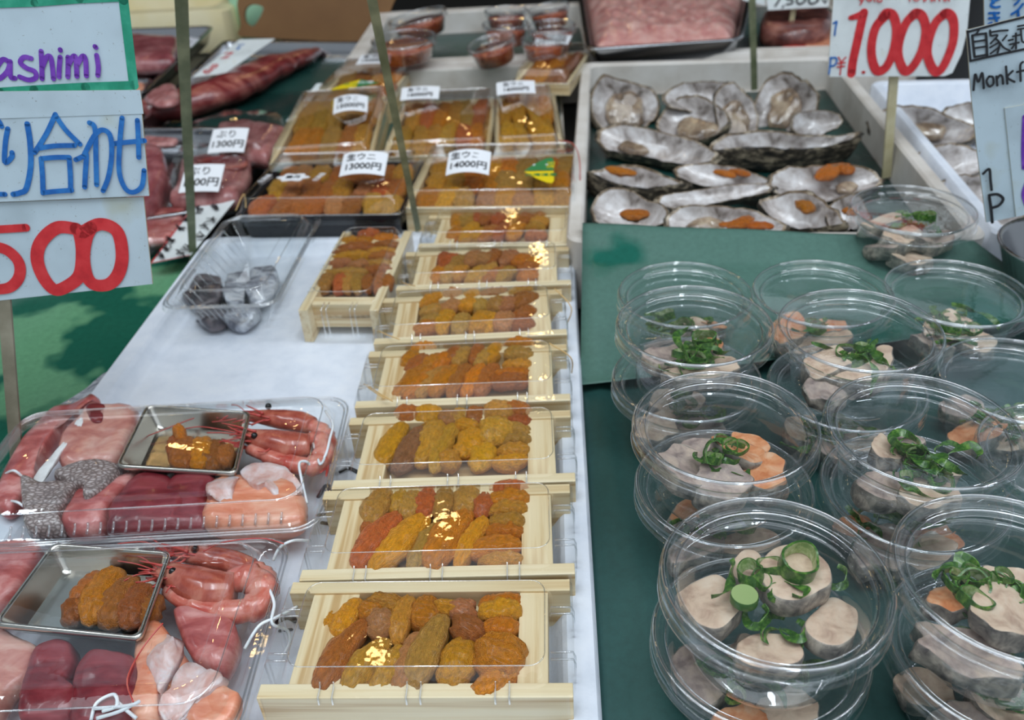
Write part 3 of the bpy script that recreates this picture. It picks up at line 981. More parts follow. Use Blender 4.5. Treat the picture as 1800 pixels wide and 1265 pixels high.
# ------------------------------------------------------------------ priced urchin boxes at the back
def text_obj(s, size, mat, name, parent, loc, rot, extrude=0.0002, bold=0.0, align='CENTER', sx=1.0):
    cu = bpy.data.curves.new('t', 'FONT')
    cu.body = s
    cu.size = size
    cu.extrude = extrude
    cu.offset = bold
    cu.align_x = align
    cu.align_y = 'CENTER'
    ob = bpy.data.objects.new('t', cu)
    C.objects.link(ob)
    dg = bpy.context.evaluated_depsgraph_get()
    me = bpy.data.meshes.new_from_object(ob.evaluated_get(dg))
    bpy.data.objects.remove(ob)
    bpy.data.curves.remove(cu)
    me.materials.clear()
    me.materials.append(mat)
    o = bpy.data.objects.new(name, me)
    C.objects.link(o)
    o.parent = parent
    o.location = loc
    o.rotation_euler = rot
    o.scale = (sx, 1, 1)
    return o


def price_label(name, label, loc, rz, w, h, l1, l2, curl=0.004, group='price labels', tilt=0.0):
    """white paper label curling up, with its printing; local x right, y away"""
    t = thing(name, label, 'price label', loc, rz, group)
    t.rotation_euler = (tilt, 0, rz)
    n = 10
    def zc(x):
        return curl * (1 - (2 * x / w) ** 2)
    rings = [[(x, -h / 2, zc(x)), (x, h / 2, zc(x)), (x, h / 2, zc(x) + 0.0003), (x, -h / 2, zc(x) + 0.0003)] for x in [w * (i / n - 0.5) for i in range(n + 1)]]
    MB().loft(rings, True, True, True).obj('card', M['label'], t, smooth=False)
    zt = curl * 0.8 + 0.0008
    a = text_obj(l1, h * 0.33, M['ink_black'], 'lettering', t, (-w * 0.06, h * 0.22, zt), (0, 0, 0))
    if l2:
        b = text_obj(l2, h * 0.35, M['ink_black'], 'lettering', t, (0.0, -h * 0.18, zt), (0, 0, 0), bold=0.0002)
        for me in (a.data, b.data):
            for v in me.vertices:
                v.co.z += zc(v.co.x) - curl * 0.8
    else:
        for v in a.data.vertices:
            v.co.z += zc(v.co.x) - curl * 0.8
    return t


def urchin_box(kind, label, fl, fr, bl, rows, cols, cols_c, lab=None, ztop=0.045, base=0.0055, sticker=None, where='', rise=0.020, clabel=None):
    """a lidded box at the back: fl, fr = front corners, bl = back-left corner of its rim in the photo"""
    a, b, c = at(*fl, ztop), at(*fr, ztop), at(*bl, ztop)
    ex = (b - a)
    w = ex.length
    rz = math.atan2(ex.y, ex.x)
    d = abs((c - a).dot(Vector((-math.sin(rz), math.cos(rz), 0))))
    loc = Vector((a.x, a.y, base))
    hgt = ztop - base
    t = thing('urchin_box', label, 'urchin box', loc, rz, 'priced sea urchin boxes at the back')
    wall = 0.006
    if kind == 'wood':
        MB().box((w / 2, wall / 2, hgt / 2), (w, wall, hgt)).obj('side_board', M['wood_x'], t, smooth=False)
        MB().box((w / 2, d - wall / 2, hgt / 2), (w, wall, hgt)).obj('side_board', M['wood_x'], t, smooth=False)
        MB().box((wall / 2, d / 2, hgt / 2), (wall, d - 2 * wall, hgt)).obj('end_board', M['wood_y'], t, smooth=False)
        MB().box((w - wall / 2, d / 2, hgt / 2), (wall, d - 2 * wall, hgt)).obj('end_board', M['wood_y'], t, smooth=False)
        MB().box((w / 2, d / 2, hgt - 0.017), (w - 2 * wall, d - 2 * wall, 0.004)).obj('bottom_board', M['wood_x'], t, smooth=False)
    else:
        kw = dict(cx=w / 2, cy=d / 2)
        MB().loft([rrect(w * 0.94, d * 0.94, 0.01, 0.0, **kw), rrect(w, d, 0.012, hgt - 0.006, **kw), rrect(w + 0.006, d + 0.006, 0.012, hgt - 0.005, **kw), rrect(w + 0.006, d + 0.006, 0.012, hgt, **kw),
                   rrect(w - 0.008, d - 0.008, 0.010, hgt, **kw), rrect(w - 0.016, d - 0.016, 0.008, hgt - 0.018, **kw)], True, True, True).obj('black_base', M['black_tray'], t, angle=40)
    kw = dict(cx=w / 2, cy=d / 2)
    mb = MB().loft([rrect(w + 0.004, d + 0.004, 0.006, hgt - 0.012, **kw), rrect(w + 0.003, d + 0.003, 0.006, hgt + 0.001, **kw), rrect(w - 0.002, d - 0.002, 0.008, hgt + 0.002, **kw),
                    rrect(w - 0.014, d - 0.016, 0.008, hgt + rise - 0.001, **kw), rrect(w - 0.017, d - 0.019, 0.007, hgt + rise, **kw)], True, False, True)
    mb.obj('lid', M['clear'], t, angle=35)
    e_ = [Vector(p) for p in rrect(w - 0.016, d - 0.018, 0.0075, hgt + rise - 0.0003, **kw)]
    MB().tube(e_ + e_[:2], 0.0006, 6, False).obj('lid_edge_highlight', M['ridge'], t)  # added reflective tube that stands in for the lid's top edge highlight
    e_ = [Vector(p) for p in rrect(w + 0.003, d + 0.003, 0.006, hgt + 0.0012, **kw)]
    MB().tube(e_ + e_[:2], 0.0008, 6, False).obj('lid_edge_highlight', M['ridge'], t)  # same again round the lower rim: a highlight line added as a tube
    rot = Matrix.Rotation(rz, 3, 'Z')
    n = 0
    for r_ in range(rows):
        for q in range(cols):
            x = 0.010 + (w - 0.020) * (q + 0.5) / cols
            y = 0.009 + (d - 0.018) * (r_ + 0.5) / rows
            dl = (d - 0.018) / rows * 0.5
            dx = rnd.uniform(-0.005, 0.005)
            p0 = loc + rot @ Vector((x - dx, y - dl, hgt - 0.007))
            p1 = loc + rot @ Vector((x + dx, y + dl, hgt - 0.004))
            lobe(p0, p1, (w - 0.02) / cols * 1.30, 0.020, UC[rnd.choice(cols_c)], f'sea urchin lobe under the lid of the box {where}', f'urchin lobes in the box {where}', rnd.uniform(0, 0.002), 1.2)
    return t, loc, rz, w, d, hgt + rise + base


def on_box(bx, u, v, dz=0.0008):
    _, loc, rz, w, d, zt = bx
    return Vector((loc.x, loc.y, zt + dz)) + Matrix.Rotation(rz, 3, 'Z') @ Vector((u * w, v * d, 0))


bA = urchin_box('black', 'lidded black-based urchin box with a 13000 price label', (417, 381), (704, 377), (482, 290), 3, 8, 'bpgbr', where='with the black base')
price_label('price_label', 'curled white label reading 13000 on the black-based urchin box', on_box(bA, .70, .52, .0085), bA[2], .058, .040, '生ウニ', '13000円', 0.005, tilt=.4)
bB = urchin_box('wood', 'lidded wooden urchin box with a 14000 label and a triangular sticker', (712, 367), (1014, 364), (752, 275), 3, 8, 'ogtyp', where='with the triangular sticker')
price_label('price_label', 'curled white label reading 14000 on the wooden urchin box', on_box(bB, .34, .40, .0085), bB[2], .054, .040, '生ウニ', '14000円', 0.006, tilt=.4)
bC = urchin_box('wood', 'lidded wooden urchin box with a 15000 label behind the 13000 box', (473, 289), (654, 277), (552, 178), 2, 5, 'tobg', where='in front of the pointed sticker')
price_label('price_label', 'curled white label reading 15000 on the wooden urchin box', on_box(bC, .70, .55, .007), bC[2], .052, .036, '生ウニ', '15000円', 0.006, tilt=.4)
bD = urchin_box('wood', 'lidded wooden urchin box in the middle behind the 14000 box', (672, 278), (860, 270), (708, 180), 2, 6, 'otgr', where='between the two rows of boxes')
price_label('price_label', 'white label at the far edge of the middle wooden urchin box', on_box(bD, .22, .82, .006), bD[2], .06, .034, '生ウニ', '16000円', 0.002, tilt=.3)
bE = urchin_box('wood', 'narrow lidded urchin box behind the triangular sticker, next to the oysters', (871, 270), (993, 263), (886, 172), 2, 4, 'ogy', where='beside the oysters, lower one')
price_label('price_label', 'white label on the narrow urchin box next to the oysters', on_box(bE, .36, .84, .006), bE[2], .06, .034, '生ウニ', '16000円', 0.002, tilt=.3)
bF = urchin_box('wood', 'lidded urchin box with a pointed yellow and green sticker, behind the 15000 box', (553, 178), (682, 176), (600, 120), 2, 4, 'tbo', where='behind the 15000 box')
price_label('price_label', 'white label on the urchin box with the pointed sticker', on_box(bF, .55, .74, .007), bF[2], .06, .04, '生ウニ', '15000円', 0.002, tilt=.15)
bG = urchin_box('wood', 'lidded urchin box at the very back, partly under the roe tubs', (902, 146), (1001, 148), (911, 92), 2, 4, 'od', where='at the back by the roe tubs', ztop=0.058, base=0.040)
price_label('price_label', 'white label on the rearmost urchin box', on_box(bG, .33, .9, .007), bG[2], .062, .04, '生ウニ', '15000円', 0.002, tilt=.15)

# printed mark on the black-based box lid
t = thing('printed_seal', 'white printed seal and letters on the lid of the 13000 box', 'printed seal', on_box(bA, .26, .42, .0006), bA[2])
mb = MB()
n = 48
mb.add([(0.019 * (1 + .16 * math.cos(6 * a)) * math.cos(a), 0.012 * (1 + .16 * math.cos(6 * a)) * math.sin(a), z) for z in (0, .0003) for a in [2 * math.pi * i / n for i in range(n)]],
       [tuple(range(n))[::-1], tuple(range(n, 2 * n))] + [(i, (i + 1) % n, n + (i + 1) % n, n + i) for i in range(n)])
mb.obj('seal', M['label'], t, smooth=False)
text_obj('雲丹', .010, M['ink_black'], 'lettering', t, (0, 0, .0006), (0, 0, 0))
text_obj('北海道', .009, M['label'], 'lettering', t, (-.036, -.002, .0002), (0, 0, R(78)))
text_obj('北海道', .009, M['label'], 'lettering', t, (.034, .0, .0002), (0, 0, R(78)))


def tri_sticker(label, P, loc):
    """rounded triangle sticker, green half and yellow half, from world points"""
    t = thing('sticker', label, 'sticker', loc, 0, 'pointed stickers on urchin boxes')
    g, y, words = P
    for nm, poly, m in (('green_half', g, 'sticker_green'), ('yellow_half', y, 'sticker_yellow')):
        n = len(poly)
        v = [Vector(p) for p in poly] + [Vector(p) + Vector((0, 0, .0004)) for p in poly]
        MB().add(v, [tuple(range(n))[::-1], tuple(range(n, 2 * n))] + [(i, (i + 1) % n, n + (i + 1) % n, n + i) for i in range(n)]).obj(nm, M[m], t, loc, world=True, smooth=False)
    for s, p, sz, m, r in words:
        text_obj(s, sz, M[m], 'lettering', t, Vector(p) + Vector((0, 0, .0007)) - Vector(loc), (0, 0, r))


zb = bB[5] + 0.0006
Tp = lambda lst, z: [at(700 + x * .19444, 240 + y * .19444, z) for x, y in lst]
tri_sticker('triangular green and yellow sticker on the 14000 urchin box lid',
            (Tp([(1140, 310), (1230, 250), (1340, 195), (1390, 190), (1405, 215), (1405, 305)], zb), Tp([(1140, 318), (1405, 312), (1408, 400), (1390, 422), (1340, 415), (1250, 380)], zb),
             [('・・', Tp([(1285, 262)], zb)[0], .016, 'label', bB[2]), ('天然', Tp([(1375, 258)], zb)[0], .011, 'sticker_yellow', bB[2] - R(90)), ('北海道産', Tp([(1290, 350)], zb)[0], .010, 'sticker_green', bB[2])]),
            Tp([(1300, 310)], zb)[0])
zb = bF[5] + 0.0006
Tf = lambda lst, z: [at(460 + x * .1739, 80 + y * .1739, z) for x, y in lst]
tri_sticker('long pointed yellow and green sticker on the urchin box behind the 15000 box',
            (Tf([(1000, 345), (1190, 378), (1080, 402), (955, 420)], zb), Tf([(998, 345), (953, 420), (700, 452), (720, 435), (850, 385)], zb),
             [('北海', Tf([(1050, 375)], zb)[0], .014, 'label', bF[2]), ('ウニ', Tf([(900, 395)], zb)[0], .014, 'sticker_green', bF[2])]),
            Tf([(950, 400)], zb)[0])
band([on_box(bB, .86, .98), on_box(bB, .95, .9), on_box(bB, 1.0, .6), on_box(bB, 1.01, .35, -.02)], 'red elastic band over the corner of the 14000 urchin box', 'band_red', .0007)
band([on_box(bA, .0, .0, -.012), on_box(bA, .03, .12), on_box(bA, .06, .02, -.01)], 'pale elastic band at the corner of the 13000 urchin box')

# ------------------------------------------------------------------ clear tubs of monkfish liver
def make_tub():
    t = thing('clear_tub', 'x', 'plastic tub', (0, 0, 0), 0)
    k = 0.058 / 0.053
    P = lambda L: [(r, z * k) for r, z in L]
    MB().lathe(P([(0.0001, .0022), (.034, .0020), (.037, .0005), (.039, .0), (.0415, .0016), (.043, .006), (.0465, .024), (.0495, .0385), (.0505, .0400), (.0530, .0405), (.0560, .0415), (.0572, .0405)]), 72).obj('bowl', M['tub'], t)
    lid = MB().lathe(P([(.0596, .0398), (.0604, .0404), (.0600, .0412), (.0594, .0418), (.0596, .0470), (.0600, .0500), (.0596, .0516), (.0582, .0528), (.0570, .0530), (.0556, .0524), (.0549, .0508), (.0545, .0490), (.0533, .0484), (.0525, .0478),
                        (.0516, .0486), (.0506, .0478), (.0500, .0460), (.0488, .0456), (.0002, .0456)]), 72).obj('lid', M['tub'], t)
    MB().lathe(P([(.0580, .0520), (.0588, .0530), (.0580, .0538), (.0570, .0532), (.0572, .0522), (.0580, .0520)]), 72).obj('rim_bead', M['ridge'], lid)
    MB().lathe(P([(.0508, .0480), (.0514, .0488), (.0519, .0482), (.0513, .0476), (.0508, .0480)]), 72).obj('inner_bead', M['ridge'], lid)
    return t


proto = make_tub()
TUB_G = 'clear lidded tubs of monkfish liver'
TUBS = {}
_first = [True]


def tub(key, px, zrim, label, dz=0.0, rot=0.0, tilt=(0, 0)):
    p = at(*px, zrim)
    o = proto if _first[0] else copy_tree(proto)
    _first[0] = False
    o.location = (p.x, p.y, zrim - 0.058)
    o.rotation_euler = (tilt[0], tilt[1], rot)
    tag(o, label, 'plastic tub', TUB_G)
    TUBS[key] = Vector((p.x, p.y, zrim - 0.058))
    return o


tub('c1', (1363, 1010), .112, 'nearest upper clear tub, pale round liver slices and big onion rings')
tub('c2', (1785, 1006), .112, 'upper clear tub in the front row, cut off by the photo edge')
tub('c3', (1275, 743), .112, 'upper clear tub holding orange and grey liver, second stack beside the urchin trays', rot=1)
tub('c4', (1622, 749), .112, 'upper clear tub with long green onion shreds, second stack of the outer column', rot=2)
tub('c5', (1220, 567), .112, 'upper clear tub of mixed liver, third stack beside the urchin trays', rot=3)
tub('c6', (1511, 575), .112, 'upper clear tub with dark onion leaves, third stack of the outer column', rot=4)
tub('l1', (1335, 1118), .061, 'lower clear tub under the nearest stack beside the urchin trays', rot=.5)
tub('l2', (1762, 1135), .061, 'lower clear tub under the front stack cut off by the photo edge', rot=1.5)
tub('l3', (1272, 850), .061, 'lower clear tub under the tub of orange liver', rot=2.5)
tub('l4', (1606, 858), .061, 'lower clear tub under the tub of long onion shreds', rot=3.5)
tub('l5', (1207, 662), .061, 'lower clear tub under the third stack beside the urchin trays', rot=4.5)
tub('l6', (1488, 676), .061, 'lower clear tub under the tub with dark onion leaves', rot=5.5)
tub('c7', (1204, 514), .080, 'single clear tub at the back of the column beside the urchin trays', rot=.3)
tub('c8', (1446, 512), .084, 'single clear tub at the back centre with a small orange liver piece', rot=1.3)
tub('c9', (1682, 511), .080, 'single clear tub at the back, liver heaped with onion, beside the foam tray corner', rot=2.3)
tub('c10', (1792, 665), .061, 'single clear tub at the photo edge behind the long onion shreds', rot=3.3)
tub('c11', (1605, 366), .094, 'clear tub standing alone against the oyster boxes', rot=4.3)
tub('c12', (1885, 800), .061, 'clear tub mostly outside the photo edge, only its rim showing', rot=5)


SLICE = [(0.97, 0.0), (1.0, 0.06), (1.0, 0.5), (0.99, 0.86), (0.955, 0.97), (0.9, 1.0), (0.6, 1.0), (0.3, 0.99)]
SLM = [1, 1, 1, 1, 0, 0, 0]


def liver(poly, z, h, label, group, cut='liver', tilt=None, seed=0, wob=0.0016):
    """a thick slice: creamy cut face, mottled skin round the side"""
    mb = MB()
    cen = pillow(mb, poly, z, h, SLICE, wob, seed, SLM, 4, tilt)
    o = mb.obj('liver_slice', [M[cut], M['liver_skin']], None, loc=(cen.x, cen.y, z), world=True, angle=50)
    return tag(o, label, 'monkfish liver', group)


def rough_disc(cx, cy, rx, ry, rot=0.0, seed=0, n=12):
    r = random.Random(seed)
    out = []
    for i in range(n):
        a = 2 * math.pi * i / n
        k = r.uniform(0.80, 1.12)
        x, y = rx * k * math.cos(a), ry * k * math.sin(a)
        out.append((cx + x * math.cos(rot) - y * math.sin(rot), cy + x * math.sin(rot) + y * math.cos(rot)))
    return out


def ring_mesh(k):
    r = random.Random(40 + k)
    n = 30
    h = [0.45, 0.62, 0.32, 0.8][k % 4]
    th = 0.13
    rings = []
    ph = r.uniform(0, 6)
    for i in range(n):
        a = 2 * math.pi * i / n
        rr = 1 + 0.10 * math.sin(2 * a + ph) + 0.05 * math.sin(3 * a)
        c, s = math.cos(a), math.sin(a)
        zo = 0.08 * math.sin(3 * a + ph)
        rings.append([(rr * c, rr * s, zo), (rr * c * 1.0, rr * s, zo + h), ((rr - th) * c, (rr - th) * s, zo + h), ((rr - th) * c, (rr - th) * s, zo)])
    b = MB()
    v = [p for q in rings for p in q]
    f, m = [], []
    for i in range(n):
        j = (i + 1) % n
        for e, mm in ((0, 0), (1, 0), (2, 1), (3, 1)):
            f.append((i * 4 + e, j * 4 + e, j * 4 + (e + 1) % 4, i * 4 + (e + 1) % 4))
            m.append(mm)
    b.v, b.f, b.m = [Vector(p) for p in v], f, m
    o = b.obj('r', [M['onion_out'], M['onion_in']], angle=40)
    me = o.data
    bpy.data.objects.remove(o)
    return me


def shred_mesh(k):
    r = random.Random(70 + k)
    pts = [Vector((0, 0, 0))]
    a = r.uniform(0, 6)
    for i in range(7):
        a += r.uniform(-0.2, 1.3)
        pts.append(pts[-1] + Vector((math.cos(a) * 0.6, math.sin(a) * 0.6, r.uniform(-.14, .2))))
    c = sum(pts, Vector()) / len(pts)
    pts = catmull([p - c for p in pts], 5)
    b = MB()
    rings = []
    n = len(pts)
    for i, p in enumerate(pts):
        t = (pts[min(i + 1, n - 1)] - pts[max(0, i - 1)]).normalized()
        s = t.cross(Vector((0, 0, 1))).normalized()
        w = 0.30 * (1 - 0.5 * abs(2 * i / (n - 1) - 1))
        up = (Vector((0, 0, 1)) * math.cos(i * .12) + s * math.sin(i * .12))
        rings.append([p - up * w, p - up * w + s * .07, p + up * w + s * .07, p + up * w])
    b.loft(rings, True, True, True, None)
    o = b.obj('r', [M['onion_out'], M['onion_in']], angle=40)
    me = o.data
    bpy.data.objects.remove(o)
    return me


RINGS = [ring_mesh(k) for k in range(8)]
SHREDS = [shred_mesh(k) for k in range(7)]


def onion(p, r, label, group, kind='ring', rot=None):
    o = bpy.data.objects.new('onion_ring' if kind == 'ring' else 'onion_shred', rnd.choice(RINGS if kind == 'ring' else SHREDS))
    C.objects.link(o)
    o.location = p
    o.scale = (r, r * rnd.uniform(.75, 1), r)
    o.rotation_euler = rot if rot else (rnd.uniform(-.35, .35), rnd.uniform(-.35, .35), rnd.uniform(0, 6.28))
    return tag(o, label, 'green onion', group)


def fill_tub(key, where, slices, rings, shreds, seed, zb=0.004, onion_at=None, spread=.03):
    """slices: (dx, dy, rx, ry, rot, z, cut) in metres from the tub's axis"""
    c = TUBS[key]
    r = random.Random(seed)
    top = 0.0
    for i, (dx, dy, rx, ry, ro, z, cut) in enumerate(slices):
        poly = [Vector((c.x + x, c.y + y, 0)) for x, y in rough_disc(dx, dy, rx * 1.16, ry * 1.16, ro, seed * 10 + i)]
        kindname = {'liver': 'pale', 'liver_grey': 'greyish', 'liver_orange': 'orange'}[cut]
        liver(poly, c.z + zb + z, 0.013, f'{kindname} monkfish liver slice in the {where}', f'liver slices in the {where}', cut, (r.uniform(-.35, .35), r.uniform(-.35, .35)), seed * 7 + i, 0.0042)
        top = max(top, z)
    ox, oy = onion_at or (0, 0)
    rings = int(rings * 1.5)
    shreds = int(shreds * 1.3)
    for i in range(rings):
        a, q = r.uniform(0, 6.28), r.uniform(0, spread * .8)
        onion((c.x + ox + q * math.cos(a), c.y + oy + q * .8 * math.sin(a), c.z + zb + r.uniform(top * .55 + .013, top + .020)), r.uniform(.0055, .0098), f'green onion ring in the {where}', f'onion rings in the {where}')
    for i in range(shreds):
        a, q = r.uniform(0, 6.28), r.uniform(0, spread)
        onion((c.x + ox + q * math.cos(a), c.y + oy + q * .8 * math.sin(a), c.z + zb + r.uniform(top * .55 + .012, top + .022)), r.uniform(.0075, .0125), f'curled green onion shred in the {where}', f'onion shreds in the {where}', 'shred')


# nearest tub: slices laid as in the photo (pixels of a detail view)
S1 = .3359
PX1 = lambda L, z: pxpoly(L, z, 1120, 840, S1)
w1 = 'nearest upper tub'
g1 = f'liver slices in the {w1}'
zt = TUBS['c1'].z + .004
liver(PX1([(480, 470), (560, 368), (650, 400), (640, 500), (560, 540)], zt + .024), zt + .012, .012, f'pale liver slice at the back in the {w1}', None, seed=1)
liver(PX1([(205, 605), (240, 550), (300, 515), (420, 495), (500, 555), (550, 640), (545, 700), (480, 770), (410, 805), (300, 750)], zt + .020), zt + .008, .012, f'pale split liver slice, side nearest the urchin trays, in the {w1}', None, seed=2, tilt=(.12, -.08))
liver(PX1([(870, 770), (940, 670), (1020, 605), (1100, 640), (1160, 690), (1140, 820), (1050, 890), (930, 862)], zt + .020), zt + .008, .012, f'pale liver slice with a ragged edge in the {w1}', None, seed=3, tilt=(-.05, -.1))
liver(PX1([(520, 860), (640, 800), (800, 810), (870, 880), (860, 960), (760, 1000), (620, 1000), (520, 950)], zt + .014), zt + .001, .014, f'pale liver slice at the bottom front in the {w1}', None, seed=5, tilt=(0, -.15))
liver(PX1([(625, 490), (650, 420), (720, 355), (830, 338), (930, 375), (1010, 450), (1025, 540), (960, 590), (850, 640), (720, 620)], zt + .034), zt + .020, .014, f'round topmost liver slice in the {w1}', None, seed=4, wob=.0008)
lo = f'green onion ring in the {w1}'
go = f'onion rings in the {w1}'
for (x, y, r_, zz, rt) in ((835, 470, 108, .034, (.1, .1, .4)), (595, 525, 82, .030, (-.3, .2, 1)), (645, 540, 55, .032, (.2, -.2, 2)), (705, 480, 74, .032, (.25, .1, 3)), (720, 620, 54, .028, (.5, .3, 1)), (735, 590, 50, .030, (.2, .1, .2))):
    p = at(1120 + x * S1, 840 + y * S1, zt + zz)
    onion(p, r_ * S1 * (p - EYE).dot(_F) / FPX, lo, go, 'ring', rt)
p = at(1120 + 558 * S1, 840 + 640 * S1, zt + .029)
d_ = 74 * S1 * (p - EYE).dot(_F) / FPX
mb = MB()
pillow(mb, [(p.x + d_ * math.cos(a), p.y + d_ * math.sin(a)) for a in [i * math.pi / 4 for i in range(8)]], p.z, .005, [(1, 0), (1, .8), (.93, 1), (.6, 1), (.3, 1)], 0, 0, [1, 1, 0, 0], 3)
tag(mb.obj('onion_slice', [M['onion_in'], M['onion_out']], None, loc=p, world=True, angle=40), f'pale solid onion slice in the {w1}', 'green onion')
for (x, y, r_, zz) in ((470, 530, 70, .028), (620, 720, 90, .020), (690, 770, 90, .018), (760, 830, 90, .014), (820, 800, 80, .016), (1040, 520, 70, .016), (800, 580, 60, .034)):
    p = at(1120 + x * S1, 840 + y * S1, zt + zz)
    onion(p, .0085, f'curled green onion shred in the {w1}', f'onion shreds in the {w1}', 'shred')

fill_tub('l1', 'lower tub of the nearest stack', [(-.014, -.030, .020, .014, .2, 0, 'liver_orange'), (.012, -.028, .020, .015, 1.2, .003, 'liver'), (-.028, .005, .018, .014, 2, .004, 'liver_grey'), (.012, .014, .02, .016, 0, .004, 'liver')], 4, 4, 11)
fill_tub('c2', 'front upper tub at the photo edge', [(-.024, -.018, .024, .013, -.5, .004, 'liver_grey'), (-.020, .012, .013, .010, .2, .012, 'liver_orange'), (.006, -.002, .026, .014, .5, .015, 'liver'), (.020, .018, .02, .014, 0, .006, 'liver')], 7, 5, 12, onion_at=(-.010, .012))
fill_tub('l2', 'front lower tub at the photo edge', [(-.020, -.026, .022, .014, -.4, .006, 'liver_grey'), (-.030, .004, .014, .012, 0, .004, 'liver'), (.014, -.010, .022, .016, 0, .002, 'liver')], 3, 5, 13)
fill_tub('c3', 'upper tub of orange and grey liver', [(-.022, -.004, .021, .017, .4, .012, 'liver_grey'), (-.004, -.020, .018, .012, 0, .010, 'liver_grey'), (.012, .004, .017, .012, -.3, .016, 'liver_orange'), (.024, -.014, .013, .016, .3, .010, 'liver_orange'), (.022, .014, .012, .010, 0, .010, 'liver_orange'), (-.006, .018, .018, .012, 0, .004, 'liver_grey')], 5, 6, 14, onion_at=(.002, -.004), spread=.02)
fill_tub('l3', 'lower tub under the orange liver', [(-.022, -.020, .019, .014, .3, .004, 'liver_grey'), (.016, -.018, .018, .014, 0, .003, 'liver'), (-.008, .018, .02, .015, 0, .003, 'liver_orange')], 3, 4, 15)
fill_tub('c4', 'upper tub with long onion shreds', [(-.022, -.012, .018, .013, .2, .006, 'liver_grey'), (.002, -.024, .018, .012, 0, .006, 'liver'), (-.012, .012, .012, .010, 1, .016, 'liver'), (.004, .018, .010, .009, 0, .016, 'liver_grey'), (.014, .004, .020, .014, .3, .008, 'liver')], 4, 10, 16, onion_at=(.002, -.004), spread=.03)
fill_tub('l4', 'lower tub under the long onion shreds', [(-.022, -.018, .02, .014, .3, .006, 'liver_grey'), (.004, -.026, .017, .014, 0, .008, 'liver'), (.018, -.010, .016, .012, 0, .003, 'liver_orange'), (-.03, .006, .012, .012, 0, .003, 'liver_orange')], 3, 6, 17)
fill_tub('c5', 'upper tub of the third stack beside the urchin trays', [(-.018, .004, .023, .011, .35, .012, 'liver_grey'), (.000, -.018, .026, .012, 0, .008, 'liver'), (.016, .010, .012, .010, .2, .014, 'liver_orange'), (.02, -.01, .015, .012, 0, .006, 'liver')], 7, 7, 18, onion_at=(.006, -.006), spread=.026)
fill_tub('l5', 'lower tub of the third stack beside the urchin trays', [(-.026, -.016, .016, .013, 0, .005, 'liver'), (.006, -.02, .02, .014, 0, .003, 'liver_grey'), (0, .018, .022, .014, 0, .003, 'liver')], 3, 4, 19)
fill_tub('c6', 'upper tub with dark onion leaves', [(-.020, -.002, .018, .014, .3, .012, 'liver'), (.000, -.010, .022, .014, -.2, .012, 'liver'), (-.026, -.022, .014, .012, 0, .002, 'liver_grey'), (.022, .008, .014, .012, 0, .004, 'liver')], 7, 7, 20, onion_at=(.006, 0), spread=.024)
fill_tub('l6', 'lower tub under the dark onion leaves', [(-.014, -.026, .016, .012, 0, .004, 'liver_grey'), (.012, -.02, .018, .014, 0, .003, 'liver'), (-.03, .0, .014, .012, 0, .002, 'liver')], 6, 4, 21, onion_at=(-.018, -.014))
fill_tub('c7', 'single tub at the back beside the urchin trays', [(-.016, -.012, .018, .014, 0, .002, 'liver_grey'), (.012, -.006, .02, .014, 0, .002, 'liver'), (.028, .008, .012, .01, 0, .002, 'liver_orange')], 6, 4, 22, onion_at=(-.01, 0))
fill_tub('c8', 'single tub at the back centre', [(-.024, .004, .015, .013, 0, .003, 'liver_orange'), (.0, -.02, .02, .014, 0, .002, 'liver'), (.012, .006, .016, .012, 0, .002, 'liver_orange')], 2, 2, 23)
fill_tub('c9', 'single tub at the back beside the foam corner', [(-.004, -.008, .019, .015, .2, .010, 'liver'), (.018, -.018, .016, .012, 0, .003, 'liver'), (-.02, -.018, .016, .012, 0, .003, 'liver_grey')], 6, 9, 24, onion_at=(-.004, -.004), spread=.03)
fill_tub('c10', 'single tub at the photo edge', [(-.026, .018, .018, .012, 0, .004, 'liver_grey'), (-.030, -.014, .022, .013, .3, .004, 'liver_orange'), (-.006, -.016, .022, .014, 0, .003, 'liver')], 5, 8, 25, onion_at=(-.006, -.008))
fill_tub('c11', 'tub standing alone by the oyster boxes', [(-.026, -.012, .017, .015, 0, .010, 'liver_grey'), (-.004, -.028, .020, .013, 0, .003, 'liver'), (.006, -.006, .024, .017, 0, .022, 'liver_grey'), (-.022, .012, .019, .016, 0, .024, 'liver'), (.022, -.014, .015, .012, 0, .014, 'liver_grey'), (-.014, -.016, .016, .012, 0, .022, 'liver')], 8, 6, 26, onion_at=(.008, -.002), spread=.022)


